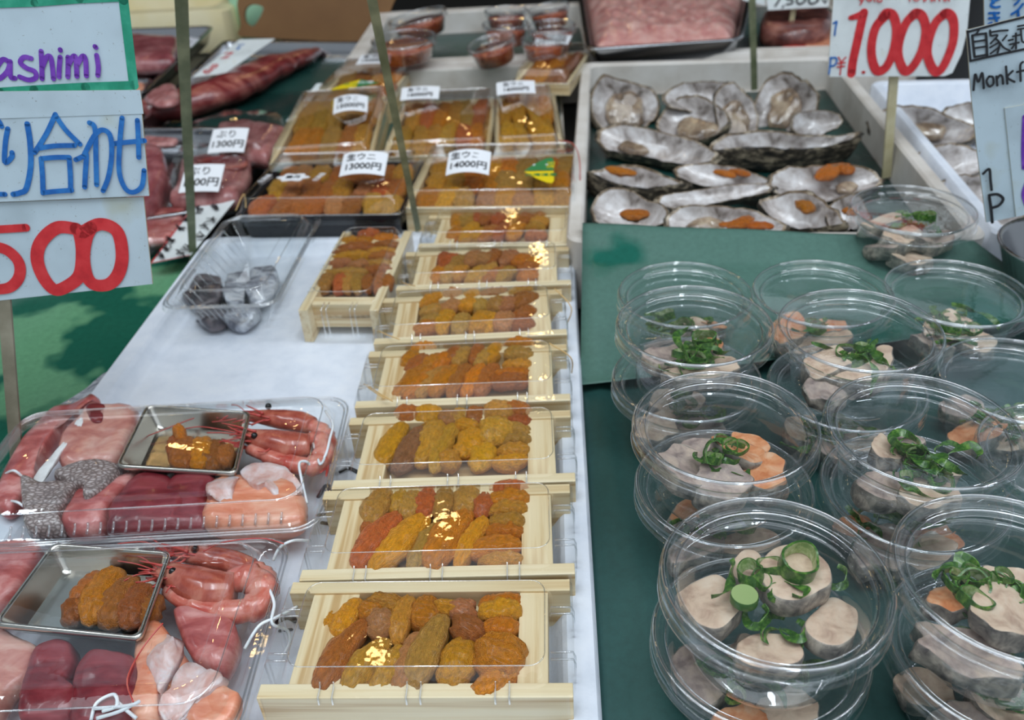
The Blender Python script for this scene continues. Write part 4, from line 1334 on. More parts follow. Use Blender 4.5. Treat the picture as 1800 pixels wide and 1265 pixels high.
# ------------------------------------------------------------------ sashimi packs
def clear_pack(label, cx, cy, w, d, rz, z0, flange, rise, group=None, base_in=0.02, cr=0.02, teeth=True):
    t = thing('clear_pack', label, 'plastic pack', (cx, cy, z0), rz, group)
    f = flange - z0
    MB().loft([rrect(w - 2 * base_in - .02, d - 2 * base_in - .02, cr, .0008), rrect(w - 2 * base_in, d - 2 * base_in, cr, .002), rrect(w - .014, d - .014, cr, f - .002), rrect(w, d, cr, f - .0005)], True, True, False).obj('base_tray', M['clear'], t, angle=40)
    lid = MB().loft([rrect(w + .004, d + .004, cr, f - .004), rrect(w + .003, d + .003, cr, f), rrect(w - .012, d - .012, cr, f + .0008), rrect(w - .014, d - .014, cr, f - .001), rrect(w - .018, d - .018, cr, f),
                     rrect(w - .028, d - .030, cr, f + rise - .002), rrect(w - .033, d - .036, cr * .9, f + rise), rrect(w - .055, d - .060, cr * .8, f + rise + .0006), rrect(w - .058, d - .063, cr * .8, f + rise - .0006)], True, False, True).obj('lid', M['clear'], t, angle=35)
    if teeth:
        n = int(w / .011)
        for i in range(n):
            x = -w / 2 + .03 + (w - .06) * i / (n - 1)
            MB().tube([(x, -d / 2 + .0085, f + .001), (x + .0005, -d / 2 + .0135, f + rise * .3), (x + .0008, -d / 2 + .0140, f + rise * .42)], .0010, 6).obj('ridge', M['ridge'], lid)
    e_ = [Vector(p) for p in rrect(w - .032, d - .035, cr * .9, f + rise - .0002)]
    MB().tube(e_ + e_[:2], .0006, 6, False).obj('lid_edge_highlight', M['ridge'], lid)  # edge highlight of the pack lid, added as a bright thin tube
    # double pressed ridge round the flange
    for o_ in (.0, .005):
        r_ = rrect(w - o_, d - o_, cr, f + .0012, 5)
        MB().tube([Vector(p) for p in r_] + [Vector(r_[0]), Vector(r_[1])], .0009, 6, False).obj('flange_ridge', M['ridge'], lid)
    return t


P1 = (-.284, .517)
pz = .0155
clear_pack('clear sashimi pack with tuna, salmon, bream and shrimp, the one farther back', -.2815, .5165, .282, .158, R(-.6), pz, .034, .016, 'clear sashimi packs')
clear_pack('clear sashimi pack with a gold-lit steel dish, at the front edge', -.305, .356, .286, .156, R(-1.5), pz, .034, .016, 'clear sashimi packs')
FLAP = [(0.99, 0), (1.0, .4), (.985, .85), (.93, 1.0), (.7, 1.0), (.4, 1.05)]
SLAB = [(0.88, 0.0), (0.98, 0.25), (1.0, 0.55), (0.95, 0.85), (0.82, 0.98), (0.55, 1.0), (0.25, 0.97)]


def slab(pts, z, h, mat, name, label, cat='sashimi', x0=0, y0=0, s=1.0, group=None, wob=.0025, tilt=None, seed=0, zpx=None, prof=None):
    poly = pxpoly(pts, (zpx if zpx is not None else z + h * .8), x0, y0, s)
    mb = MB()
    cen = pillow(mb, poly, z, h, prof or SLAB, wob, seed, None, 5, tilt)
    o = mb.obj(name, M[mat] if isinstance(mat, str) else mat, None, loc=(cen.x, cen.y, z), world=True)
    return tag(o, label, cat, group)


fb = .016   # floor of the packs
A = dict(x0=0, y0=690, s=.21345)
B = dict(x0=300, y0=690, s=.21345)
sp = 'in the farther sashimi pack'
slab([(-60, 900), (0, 700), (180, 380), (420, 130), (640, 70), (780, 10), (800, 60), (640, 130), (470, 320), (330, 560), (240, 760), (60, 980)], fb - .002, .018, 'bream_pink', 'fish_slice', f'long pink fish slice along the outer wall {sp}', seed=31, **A)
slab([(470, 500), (520, 330), (640, 200), (720, 95), (830, 85), (1080, 95), (1140, 165), (1090, 330), (940, 560), (700, 600), (520, 590)], fb, .020, 'bream', 'fish_slice', f'thick pink bream slice beside the steel dish {sp}', seed=32, **A)
slab([(705, 100), (850, 90), (860, 160), (830, 235), (750, 225)], fb + .018, .003, 'tuna_dark', 'dark_flesh_strip', f'dark red strip on the bream slice {sp}', seed=33, wob=.001, **A)
slab([(265, 690), (350, 600), (500, 430), (600, 270), (700, 150), (740, 150), (760, 205), (640, 280), (600, 380), (500, 500), (400, 640), (330, 730)], fb + .015, .004, 'white_strip', 'skin_strip', f'white skin strip laid over the pink slices {sp}', seed=34, wob=.002, **A)
slab([(430, 660), (560, 600), (760, 560), (930, 575), (1000, 620), (900, 740), (760, 850), (690, 860), (700, 780), (560, 740)], fb + .004, .020, 'scales', 'skinned_slice', f'bream slice with grey scaly skin beside the steel dish {sp}', seed=35, **A)
slab([(170, 690), (330, 750), (520, 720), (650, 735), (560, 860), (500, 1000), (490, 1110), (210, 1110), (185, 900)], fb, .022, 'scales', 'skinned_slice', f'bream slice with grey scaly skin at the near corner {sp}', seed=36, **A)
slab([(640, 790), (760, 850), (900, 740), (1050, 660), (1150, 640), (980, 840), (900, 960), (800, 1100), (510, 1110), (560, 900)], fb - .002, .020, 'bream_pink', 'fish_slice', f'pinkish-grey bream slice between the skin and the tuna {sp}', seed=37, **A)
slab([(880, 1040), (900, 940), (1000, 800), (1100, 700), (1250, 640), (1400, 680), (1500, 800), (1530, 900), (1480, 1030), (1400, 1100), (900, 1110)], fb, .022, 'tuna', 'tuna_slice', f'dark red tuna slice, the one nearer the bream {sp}', seed=38, **A)
slab([(-60, 830), (-20, 720), (60, 665), (200, 655), (330, 670), (380, 740), (300, 860), (280, 1060), (100, 1090), (-50, 1080)], fb, .021, 'tuna', 'tuna_slice', f'dark red tuna slice, the one next to the salmon {sp}', seed=39, **B)
slab([(275, 1080), (290, 880), (330, 740), (440, 690), (620, 680), (800, 700), (1000, 740), (1100, 830), (1120, 960), (1050, 1080), (700, 1110)], fb, .021, 'salmon', 'salmon_slice', f'orange salmon slice {sp}', seed=40, **B)
slab([(590, 650), (700, 575), (830, 590), (980, 640), (1070, 730), (1090, 800), (1000, 830), (930, 800), (850, 830), (770, 770), (700, 800), (640, 740)], fb + .0185, .0042, 'membrane', 'belly_slice', f'silvery white belly skin folded on the salmon {sp}', seed=41, wob=.005, prof=FLAP, **B)
slab([(300, 850), (330, 740), (440, 680), (560, 690), (520, 800), (490, 960), (400, 920)], fb + .0185, .0038, 'membrane', 'belly_slice', f'white skin flap on the salmon next to the tuna {sp}', seed=42, wob=.005, prof=FLAP, **B)


def dish(label, px, z, depth, **kw):
    return steel_pan('steel_dish', label, [at(x, y, z) for x, y in px], z, depth, M['steel_bright'], .0022, .007, 'small dish', r=.09)


dish(f'small steel dish of urchin {sp}', [(203, 818), (414, 831), (440, 722), (257, 710)], fb + .026, .018)
UP = plain('urchin_paste', (186, 118, 48), .35, noise_amt=((150, 86, 36), (206, 142, 66)), nscale=90, bump_s=.5, bump_d=.002, sss=.2)
px_lobes([(40, 380, 60, 600, 130, 'd'), (150, 410, 120, 630, 150, 'b', .002), (270, 400, 250, 630, 150, 'o', .001), (390, 420, 360, 630, 140, 'd'), (470, 450, 460, 600, 110, 'b'), (70, 350, 110, 430, 70, 'o', .006)], 300, 690, .21345, fb + .016, f'brownish urchin lobe in the steel dish {sp}', 'urchin lobes in the farther steel dish')


def shrimp(label, head, hr, body, brad, eye, tail, feelers, x0, y0, s, z, spikes=()):
    P = lambda q, dz=0.0: at(x0 + q[0] * s, y0 + q[1] * s, z + dz)
    base = P(body[0])
    t = thing('shrimp', label, 'shrimp', base)
    L = base
    k = lambda p: .0001
    px = lambda p: s * (p - EYE).dot(_F) / FPX
    hp = catmull([P(q, .004) for q in head], 5)
    hrr = [hr[min(int(i / 5), len(hr) - 1)] * (1 - (i % 5) / 5) + hr[min(int(i / 5) + 1, len(hr) - 1)] * (i % 5) / 5 for i in range(len(hp))]
    sc = px(base)
    MB().tube(hp, [max(.0006, 1.42 * r_ * sc) for r_ in hrr], 14, sq=.85).obj('head', M['shrimp_head'], t, L, world=True)
    bp = catmull([P(q, .002) for q in body], 7)
    n = len(bp)
    rr = []
    for i in range(n):
        u = i / (n - 1)
        j = u * (len(brad) - 1)
        a = int(min(j, len(brad) - 2))
        r_ = brad[a] * (1 - (j - a)) + brad[a + 1] * (j - a)
        seg = (u * 6) % 1.0
        rr.append(1.3 * r_ * sc * (0.82 + 0.24 * seg))
    MB().tube(bp, rr, 14, sq=.9).obj('body', M['shrimp'], t, L, world=True)
    for q in tail:
        MB().tube(catmull([P(body[-1], .002)] + [P(w_, .003) for w_ in q], 4), [18 * sc * .6] + [18 * sc * (1 - .7 * i / (4 * len(q))) for i in range(4 * len(q))], 8, sq=.3).obj('tail_fin', M['shrimp_red'], t, L, world=True)
    for q in eye:
        mb = MB()
        p = P(q, .011)
        mb.lathe([(.0001, -.0027), (.0014, -.0024), (.0026, -.0010), (.0028, .0005), (.0022, .0019), (.0011, .0027), (.0001, .0029)], 14)
        mb.v = [v + p for v in mb.v]
        mb.obj('eye', M['eye'], t, L, world=True)
    rl = random.Random(len(label))
    h0, h1 = Vector((*head[0], 0)), Vector((*head[2], 0))
    for i in range(11):
        u = rl.uniform(.0, 1.1)
        b0 = h0.lerp(h1, u) + Vector((0, rl.uniform(-.6, .9) * hr[1], 0))
        dx = rl.uniform(60, 190)
        b2 = b0 + Vector((-dx, rl.uniform(-50, 60), 0))
        b1 = (b0 + b2) / 2 + Vector((0, rl.uniform(-25, 25), 0))
        MB().tube(catmull([P(b0, .004), P(b1, .010), P(b2, .008)], 4), [.0011 - .00009 * k_ for k_ in range(9)], 5).obj('leg', M['shrimp_red'], t, L, world=True)
    for q in spikes:
        MB().tube(catmull([P(w_, .012) for w_ in q], 4), [9 * sc * (1 - i / (4 * (len(q) - 1) + 1)) + .0003 for i in range(4 * (len(q) - 1) + 1)], 6).obj('rostrum', M['shrimp_red'], t, L, world=True)
    for q in feelers:
        MB().tube(catmull([P(w_[:2], w_[2] if len(w_) > 2 else .010) for w_ in q], 5), .0005, 5).obj('feeler', M['shrimp_red'], t, L, world=True)
    return t


BX = (300, 690, .21345)
shrimp(f'pink shrimp with its head over the steel dish {sp}', [(560, 330), (680, 370), (850, 410), (1020, 440), (1150, 430)], [28, 56, 84, 92, 70], [(1120, 400), (1230, 400), (1260, 500), (1200, 590), (1060, 600), (900, 560), (760, 510), (640, 460)], [62, 70, 72, 68, 60, 48, 34], [(690, 355)],
       [[(520, 410), (390, 400)], [(520, 440), (380, 470)], [(540, 425), (420, 380)]], [[(560, 330), (400, 300), (240, 280), (100, 300)], [(600, 370), (420, 400), (330, 450, .004)], [(590, 350), (430, 330), (300, 330)]], *BX, fb + .012,
       [[(700, 320), (560, 280), (420, 250)], [(660, 360), (560, 320), (470, 275)]])
shrimp(f'red-backed shrimp lying behind the other one {sp}', [(620, 190), (760, 200), (920, 220), (1060, 240), (1160, 270)], [30, 50, 66, 70, 56], [(1100, 255), (1220, 300), (1300, 370), (1310, 470), (1290, 560)], [56, 56, 50, 44, 36], [(805, 112)],
       [[(1270, 620), (1230, 660)], [(1290, 630), (1280, 690)]], [[(620, 190), (480, 170), (380, 210)], [(620, 200), (450, 230), (340, 240)], [(640, 180), (560, 110), (500, 100)], [(640, 210), (500, 200), (400, 230)], [(600, 190), (380, 150), (-200, 360, .004)]], *BX, fb + .010,
       [[(760, 170), (680, 130), (620, 105)], [(740, 190), (560, 160), (430, 210)]])

# front pack
sp = 'in the front sashimi pack'
A2 = dict(x0=0, y0=920, s=.2727)
B2 = dict(x0=240, y0=920, s=.2728)
dish(f'small steel dish shining gold {sp}', [(-14, 1096), (246, 1122), (300, 968), (92, 953)], fb + .026, .018)
px_lobes([(640, 330, 480, 560, 150, 'b'), (760, 330, 600, 640, 160, 'o', .002), (860, 370, 720, 660, 160, 'b', .001), (960, 430, 840, 670, 150, 'd', .002), (1020, 480, 940, 640, 120, 'b'), (500, 480, 450, 640, 120, 'd')], 0, 920, .2727, fb + .016, f'brown urchin lobe in the steel dish {sp}', 'urchin lobes in the front steel dish')
slab([(-260, 260), (-60, 130), (120, 95), (240, 120), (270, 200), (180, 330), (60, 480), (-200, 620)], fb, .019, 'bream_pink', 'fish_slice', f'dark-tinged bream slice at the far corner {sp}', seed=52, **A2)
slab([(-300, 760), (-60, 650), (120, 720), (240, 800), (180, 960), (60, 1080), (-60, 1265), (-300, 1300)], fb, .018, 'bream', 'fish_slice', f'pale pink bream slice below the steel dish {sp}', seed=53, **A2)
slab([(120, 1120), (180, 900), (250, 780), (380, 730), (470, 760), (480, 900), (430, 1010), (500, 1090), (440, 1250), (150, 1300)], fb, .022, 'tuna', 'tuna_slice', f'dark red tuna slice by the pale bream {sp}', seed=54, **A2)
slab([(470, 1000), (520, 860), (600, 800), (760, 830), (860, 860), (900, 1000), (860, 1200), (700, 1330), (440, 1300)], fb, .022, 'tuna', 'tuna_slice', f'broad red tuna slice next to the salmon {sp}', seed=55, **A2)
slab([(-10, 760), (30, 640), (140, 620), (240, 740), (330, 880), (250, 1000), (160, 1120), (130, 1265), (-40, 1280)], fb, .020, 'salmon', 'salmon_slice', f'orange salmon slice next to the tuna {sp}', seed=56, **B2)
slab([(230, 560), (330, 530), (480, 570), (610, 600), (660, 700), (640, 800), (560, 940), (420, 900), (340, 840), (280, 700)], fb, .021, 'bream_pink', 'fish_slice', f'pink fish slice under the shrimp {sp}', seed=57, **B2)
slab([(60, 860), (90, 760), (140, 690), (240, 720), (280, 790), (260, 880), (220, 980), (150, 1090), (120, 1000)], fb + .0175, .0042, 'membrane', 'belly_slice', f'white skin flap on the salmon {sp}', seed=58, wob=.005, prof=FLAP, **B2)
slab([(150, 1150), (220, 1060), (280, 920), (360, 890), (480, 940), (580, 1010), (500, 1070), (380, 1150), (280, 1250), (200, 1260)], fb + .016, .007, 'membrane', 'belly_slice', f'large silvery white belly skin at the near corner {sp}', seed=59, wob=.006, prof=FLAP, **B2)
slab([(300, 1280), (340, 1180), (440, 1090), (560, 1040), (640, 1080), (670, 1120), (600, 1265), (440, 1330)], fb + .004, .018, 'salmon', 'salmon_slice', f'salmon slice at the near corner {sp}', seed=60, **B2)
CX = (240, 920, .2728)
shrimp(f'brown-backed shrimp curled over the steel dish edge {sp}', [(120, 300), (230, 330), (360, 390), (500, 430), (630, 420)], [30, 60, 92, 98, 78], [(590, 380), (720, 350), (810, 410), (780, 520), (640, 570), (480, 560), (330, 510), (200, 420)], [70, 78, 80, 72, 62, 52, 40], [(235, 310)],
       [[(120, 360), (60, 350)], [(140, 390), (80, 420)]], [[(120, 300), (0, 260), (-120, 240)], [(130, 320), (0, 330), (-100, 380)], [(130, 290), (40, 220), (-60, 200)]], *CX, fb + .012, [[(240, 290), (120, 260), (20, 240)]])
shrimp(f'red shrimp lying at the far side {sp}', [(200, 190), (330, 200), (480, 220), (620, 250), (740, 290)], [26, 44, 56, 58, 48], [(700, 270), (800, 310), (860, 360), (870, 440)], [50, 48, 42, 34], [(378, 166)],
       [[(860, 500), (840, 540)]], [[(430, 180, .016), (560, 120, .018), (800, 95, .018), (950, 130, .014)], [(200, 190), (60, 120), (-120, 130)], [(200, 200), (60, 170), (-60, 190)], [(210, 180), (80, 90), (-40, 95)], [(170, 640, .03), (40, 800, .026), (-60, 1000, .026), (-20, 1150, .026)]], *CX, fb + .008, [[(330, 180), (240, 150), (160, 130)]])


def daikon(label, pts, zs, r=.0011):
    w = [at(x, y, z) for (x, y), z in zip(pts, zs)]
    o = MB().tube(catmull(w, 6), r, 6).obj('radish_shred', M['daikon'], None, loc=w[0], world=True)
    tag(o, label, 'shredded radish', 'white radish shreds')


for i, (pts, zs, l) in enumerate((
        ([(545, 760), (556, 795), (565, 815), (583, 770)], [.03, .035, .036, .03], 'white radish shred along the end wall of the farther pack'),
        ([(540, 885), (532, 850), (526, 815), (540, 812), (552, 828)], [.028, .036, .040, .038, .03], 'looped white radish shred by the shrimp in the farther pack'),
        ([(572, 722), (585, 745), (580, 770), (572, 800), (556, 822)], [.034, .038, .038, .036, .03], 'long white radish shred at the far corner of the farther pack'),
        ([(10, 832), (25, 827), (40, 838)], [.03, .036, .03], 'short white radish shred by the scaly skin in the farther pack'),
        ([(14, 880), (30, 882), (42, 890)], [.028, .032, .03], 'white radish shred at the near outer corner of the farther pack'),
        ([(480, 985), (492, 962), (515, 950), (545, 950)], [.028, .034, .036, .022], 'white radish shred poking out at the corner of the front pack'),
        ([(430, 1140), (455, 1100), (485, 1085), (522, 1066)], [.03, .036, .034, .024], 'white radish shred hanging over the end of the front pack'),
        ([(470, 1028), (482, 1060), (478, 1095), (505, 1108), (508, 1130), (495, 1155)], [.034, .036, .034, .02, .012, .006], 'bent white radish shred between the front pack and the first urchin tray'),
        ([(160, 1265), (170, 1235), (200, 1220), (205, 1240), (180, 1250)], [.038, .041, .042, .042, .041], 'looped white radish shred on the tuna in the front pack'),
        ([(170, 1262), (210, 1250), (245, 1232), (225, 1240), (165, 1245)], [.04, .041, .042, .042, .041], 'crossed white radish shred on the tuna in the front pack'),
        ([(240, 1262), (225, 1250), (205, 1232)], [.038, .04, .04], 'short white radish shred on the tuna in the front pack'))):
    daikon(l, pts, zs)

# fish pack showing behind the farther sashimi pack
slab([(40, 770), (110, 715), (180, 672), (196, 655), (188, 690), (120, 730), (60, 790)], -.008, .020, 'mackerel', 'fish_fillet', 'silvery patterned fish skin in wrap behind the farther sashimi pack', 'fish', seed=61, zpx=.006)
slab([(38, 790), (100, 735), (188, 684), (180, 712), (120, 745), (60, 810)], -.006, .019, 'bream_pink', 'fish_fillet', 'pink fillet edge behind the farther sashimi pack', 'fish', seed=62, zpx=.008)

# ------------------------------------------------------------------ lone pack with silver fish
q = [at(278, 543, .042), at(505, 540, .042), at(557, 378, .042), at(392, 388, .042)]
cen = sum(q, Vector()) / 4
ex = ((q[1] - q[0]) + (q[2] - q[3])) / 2
ey = ((q[3] - q[0]) + (q[2] - q[1])) / 2
bw, bd = ex.length * .97, ey.length
brz = math.atan2(ex.y, ex.x) - R(1)
clear_pack('clear lidded pack holding a few silver fish slices on the bare white foam', cen.x, cen.y, bw, bd, brz, .001, .042, .012, base_in=.026, cr=.018, teeth=False)
t = [o for o in bpy.data.objects if o.get('label', '').startswith('clear lidded pack holding')][0]
base = [c for c in t.children if c.name.startswith('base_tray')][0]
for i in range(9):
    x = -bw / 2 + .035 + (bw - .07) * i / 8
    MB().tube([(x * .82, -bd / 2 + .027, .002), (x * .92, -bd / 2 + .017, .02), (x, -bd / 2 + .006, .039)], .0008, 6).obj('ridge', M['ridge'], base)
for i in range(12):
    y = -bd / 2 + .03 + (bd - .06) * i / 11
    for s in (-1, 1):
        MB().tube([(s * (bw / 2 - .027), y, .002), (s * (bw / 2 - .017), y, .02), (s * (bw / 2 - .006), y, .039)], .0007, 6).obj('ridge', M['ridge'], base)
F7 = dict(x0=250, y0=350, s=.19765)
for i, (pts, zz, mt, lb) in enumerate((
        ([(380, 880), (420, 760), (520, 680), (640, 680), (720, 740), (700, 860), (600, 940), (480, 960)], .004, 'mackerel_dark', 'dark-backed silver fish slice nearest the green sheet in the lone pack'),
        ([(720, 820), (780, 700), (900, 640), (940, 660), (920, 780), (880, 920), (760, 930)], .010, 'mackerel', 'bright silver fish slice in the middle of the lone pack'),
        ([(930, 860), (940, 680), (1060, 610), (1180, 600), (1200, 700), (1150, 840), (1030, 900)], .010, 'mackerel', 'bright silver fish slice with a dark tip in the lone pack'),
        ([(460, 1000), (620, 960), (760, 1000), (700, 1090), (560, 1110)], .003, 'mackerel_dark', 'dark silver fish slice at the near end of the lone pack'),
        ([(720, 1060), (880, 960), (1040, 960), (1000, 1050), (860, 1110)], .003, 'mackerel', 'striped silver fish slice at the near end of the lone pack'))):
    slab(pts, zz, .014, mt, 'fish_slice', lb, seed=70 + i, group=None, wob=.006, prof=[(.9, 0), (1, .3), (.99, .8), (.93, .97), (.7, 1.0), (.35, 1.02)], **F7)

# ------------------------------------------------------------------ oysters
def oyster(label, p0, p1, wpx, zc, seed, tilt=0.0, flesh=None, roll=0.0, deep=.30, group='opened oysters', tip=1):
    """p0, p1: the two ends in the photo; wpx: apparent width; tilt: how far the opening leans to the viewer"""
    a, b = at(*p0, zc), at(*p1, zc)
    mid = (a + b) / 2
    L = (b - a).length * 1.1
    ang = math.atan2((b - a).y, (b - a).x)
    sc = (mid - EYE).dot(_F) / FPX
    Wd = wpx * sc * 1.6
    r = random.Random(seed)
    t = thing('oyster', label, 'oyster', mid, 0, group)
    t.rotation_euler = (tilt, roll, ang)
    n = 44
    def outline(al):
        c, s = math.cos(al), math.sin(al)
        k = 1 - 0.22 * c * tip + 0.20 * noise.noise(Vector((c * 1.6 + seed, s * 1.6, 0))) + 0.13 * noise.noise(Vector((c * 5 + seed, s * 5, 3)))
        return Vector((c * L / 2 * (1 + .06 * noise.noise(Vector((s * 3, seed, 1)))), s * Wd / 2 * k, 0))
    inner, outer = [], []
    D = min(Wd, L) * deep * 1.15
    for q, zz in ((0.02, -1.0), (.25, -.96), (.5, -.82), (.7, -.58), (.85, -.30), (.95, -.08), (1.0, .0)):
        ring = []
        for i in range(n):
            al = 2 * math.pi * i / n
            o = outline(al)
            ru = .06 * noise.noise(Vector((o.x * 60, o.y * 60, seed + q)))
            ring.append(o * q + Vector((0, 0, D * (zz * .8 + ru * (1 if q > .3 else .2)) + .12 * D * math.sin(3 * al + seed) * q * q)))
        inner.append(ring)
    for q, zz in ((1.02, -.06), (1.05, -.2), (1.0, -.46), (1.02, -.56), (.95, -.9), (.93, -1.0), (.72, -1.3), (.35, -1.4), (.02, -1.42)):
        ring = []
        for i in range(n):
            al = 2 * math.pi * i / n
            o = outline(al)
            ru = .16 * noise.noise(Vector((o.x * 90, o.y * 90, seed + q * 3))) + .07 * noise.noise(Vector((o.x * 240, o.y * 240, seed + q * 9)))
            ring.append(o * (q + .05 * noise.noise(Vector((al * 4, q * 9, seed)))) + Vector((0, 0, D * (zz * .8 + ru) + .12 * D * math.sin(3 * al + seed) * min(1, q))))
        outer.append(ring)
    MB().loft(inner + outer, True, True, True, [0] * 5 + [2] + [1] * 9).obj('shell', [M['nacre'], M['shell'], M['shell_edge']], t, angle=60)
    if flesh:
        fx, fy, fl, fw = flesh
        mb = MB()
        pillow(mb, [(fx * L / 2 + x, fy * Wd / 2 + y) for x, y in rough_disc(0, 0, fl * L / 2, fw * Wd / 2, 0, seed)], -D * .62, D * .42, [(.8, 0), (1, .4), (.93, .8), (.7, 1), (.35, .93)], .004, seed, None, 4)
        mb.obj('oyster_flesh', M['oyster'], t)
    return t, mid, ang, L


OY1 = lambda x, y: (1010 + x * .2372, 120 + y * .2372)
OY2 = lambda x, y: (1260 + x * .2372, 120 + y * .2372)
oyster('wide oyster with tan flesh in the box corner next to the urchin boxes', OY1(150, 300), OY1(600, 250), 72, .030, 1, .75, (.05, -.05, .62, .7), deep=.26)
oyster('large oyster leaning open with grey flesh, second in the back row', OY1(660, 330), OY1(1110, 420), 62, .032, 2, .55, (.1, -.2, .6, .55), deep=.3)
oyster('white upper half shell propped behind the second oyster of the back row', OY1(690, 230), OY1(1230, 170), 34, .050, 3, .8, None, deep=.22)
oyster('upright oyster with watery pale flesh at the foot of the thin stick', OY2(10, 360), OY2(290, 330), 74, .034, 4, .85, (0, -.1, .75, .75), deep=.22)
oyster('round oyster with greyish pink flesh beside the thin stick', OY2(310, 240), OY2(720, 290), 74, .034, 5, .85, (-.1, -.1, .55, .65), deep=.25)
oyster('small ribbed white shell propped on the long dark oyster', OY2(570, 420), OY2(915, 380), 32, .040, 6, .8, None, deep=.2)
oyster('long white oyster with a dark hollow below the corner shell', OY1(210, 490), OY1(1010, 650), 46, .030, 7, .45, (-.35, -.25, .3, .4), deep=.34)
oyster('longest oyster, dark rough underside and narrow dark beak', OY2(0, 560), OY2(1000, 500), 40, .040, 8, .1, None, deep=.7, tip=1.6)
oyster('black-sided oyster with orange roe and a white end', OY1(130, 760), OY1(820, 850), 38, .036, 9, .05, None, deep=.75)
oyster('oyster with orange strips and a knobbly greenish hinge', OY1(780, 750), OY2(400, 860), 36, .032, 10, .35, None, deep=.4)
oyster('large oyster with a big orange lobe at the divider side', OY2(420, 850), OY2(1190, 810), 52, .034, 11, .45, (.4, -.2, .2, .3), deep=.36)
oyster('thin white-rimmed shell lying across the middle of the box', OY1(650, 990), OY2(380, 880), 28, .034, 12, .3, None, deep=.34)
oyster('oyster with a square orange lobe at the near corner by the urchin trays', OY1(160, 1000), OY1(660, 1100), 54, .030, 13, .5, None, deep=.36)
oyster('grey-lined oyster with crumbled orange roe against the green paper', OY1(720, 1130), OY2(470, 1180), 52, .036, 14, .55, (-.3, .0, .35, .5), deep=.3)
oyster('tilted oyster showing its rough side, small orange lobe, near the green paper', OY2(370, 960), OY2(920, 1150), 54, .038, 15, .2, None, deep=.6)
oyster('half-hidden oyster with orange roe behind the lone tub', OY2(830, 1060), OY2(1120, 1100), 48, .032, 16, .5, None, deep=.36)


def roe(label, lst, f, z, col='o'):
    for i, (x0, y0, x1, y1, w) in enumerate(lst):
        a, b = at(*f(x0, y0), z), at(*f(x1, y1), z)
        wm = w * .2372 * ((a + b) / 2 - EYE).dot(_F) / FPX
        lobe(a, b, wm * 1.6, wm * .9, (196, 106, 28) if i % 2 else (206, 120, 36), label, 'urchin lobes on the oysters')


roe('orange urchin lobe on the black-sided oyster', [(250, 740, 440, 780, 65)], OY1, .041)
roe('orange urchin lobe on the oyster with the greenish hinge', [(1040, 765, 1180, 800, 50), (1150, 760, 1290, 790, 50)], OY1, .040)
roe('orange urchin lobe on the large oyster at the divider side', [(760, 810, 900, 730, 90), (860, 740, 1010, 760, 90)], OY2, .040)
roe('square orange urchin lobe on the oyster at the near corner', [(350, 1080, 540, 1080, 90)], OY1, .036)
roe('crumbled orange urchin lobe on the grey-lined oyster', [(90, 1170, 250, 1110, 80), (220, 1160, 410, 1170, 60), (20, 1160, 90, 1150, 40)], OY2, .042)
roe('small orange urchin lobe on the tilted oyster', [(600, 990, 680, 1060, 80)], OY2, .042)
roe('orange urchin lobe on the half-hidden oyster', [(940, 1050, 1030, 1080, 60)], OY2, .038)
oyster('frilly dark-edged oyster with a blue-grey hollow beside the pale sign stick', (1535, 215), (1712, 232), 52, .034, 21, .6, (0, 0, .5, .5), deep=.34, group='oysters by the monkfish sign')
oyster('oyster behind the monkfish sign edge, white and frilly', (1660, 205), (1790, 215), 44, .034, 22, .6, None, deep=.34, group='oysters by the monkfish sign')
oyster('white oyster with a dark seam beside the monkfish sign', (1605, 300), (1735, 275), 50, .032, 23, .5, None, deep=.3, group='oysters by the monkfish sign')
oyster('pearly blue shell just behind the lone tub', (1655, 352), (1760, 325), 44, .034, 24, .6, None, deep=.28, group='oysters by the monkfish sign')
oyster('dark rough oyster under the monkfish sign corner', (1690, 395), (1800, 385), 34, .030, 25, .3, None, deep=.45, group='oysters by the monkfish sign')


# ------------------------------------------------------------------ signs and sticks
class Plane:
    def __init__(self, P, n):
        self.P, self.n = Vector(P), Vector(n).normalized()

    def px(self, x, y, off=0.0):
        d = ray(x, y)
        t = (self.P + self.n * off - EYE).dot(self.n) / d.dot(self.n)
        return EYE + d * t


def card(pl, poly, th, name, mat, parent, off=0.0, edge=None):
    """a flat board: outline in photo pixels, projected on the plane, with real thickness"""
    f = [pl.px(x, y, off) for x, y in poly]
    b = [p - pl.n * th for p in f]
    n = len(f)
    mb = MB().add(f + b, [tuple(range(n)), tuple(range(n, 2 * n))[::-1]] + [(i, n + i, n + (i + 1) % n, (i + 1) % n) for i in range(n)])
    if edge:
        mb.m = [0, 0] + [1] * n
        mat = [mat, edge]
    return mb.obj(name, mat, parent, loc=sum(f, Vector()) / n, world=True, smooth=False)


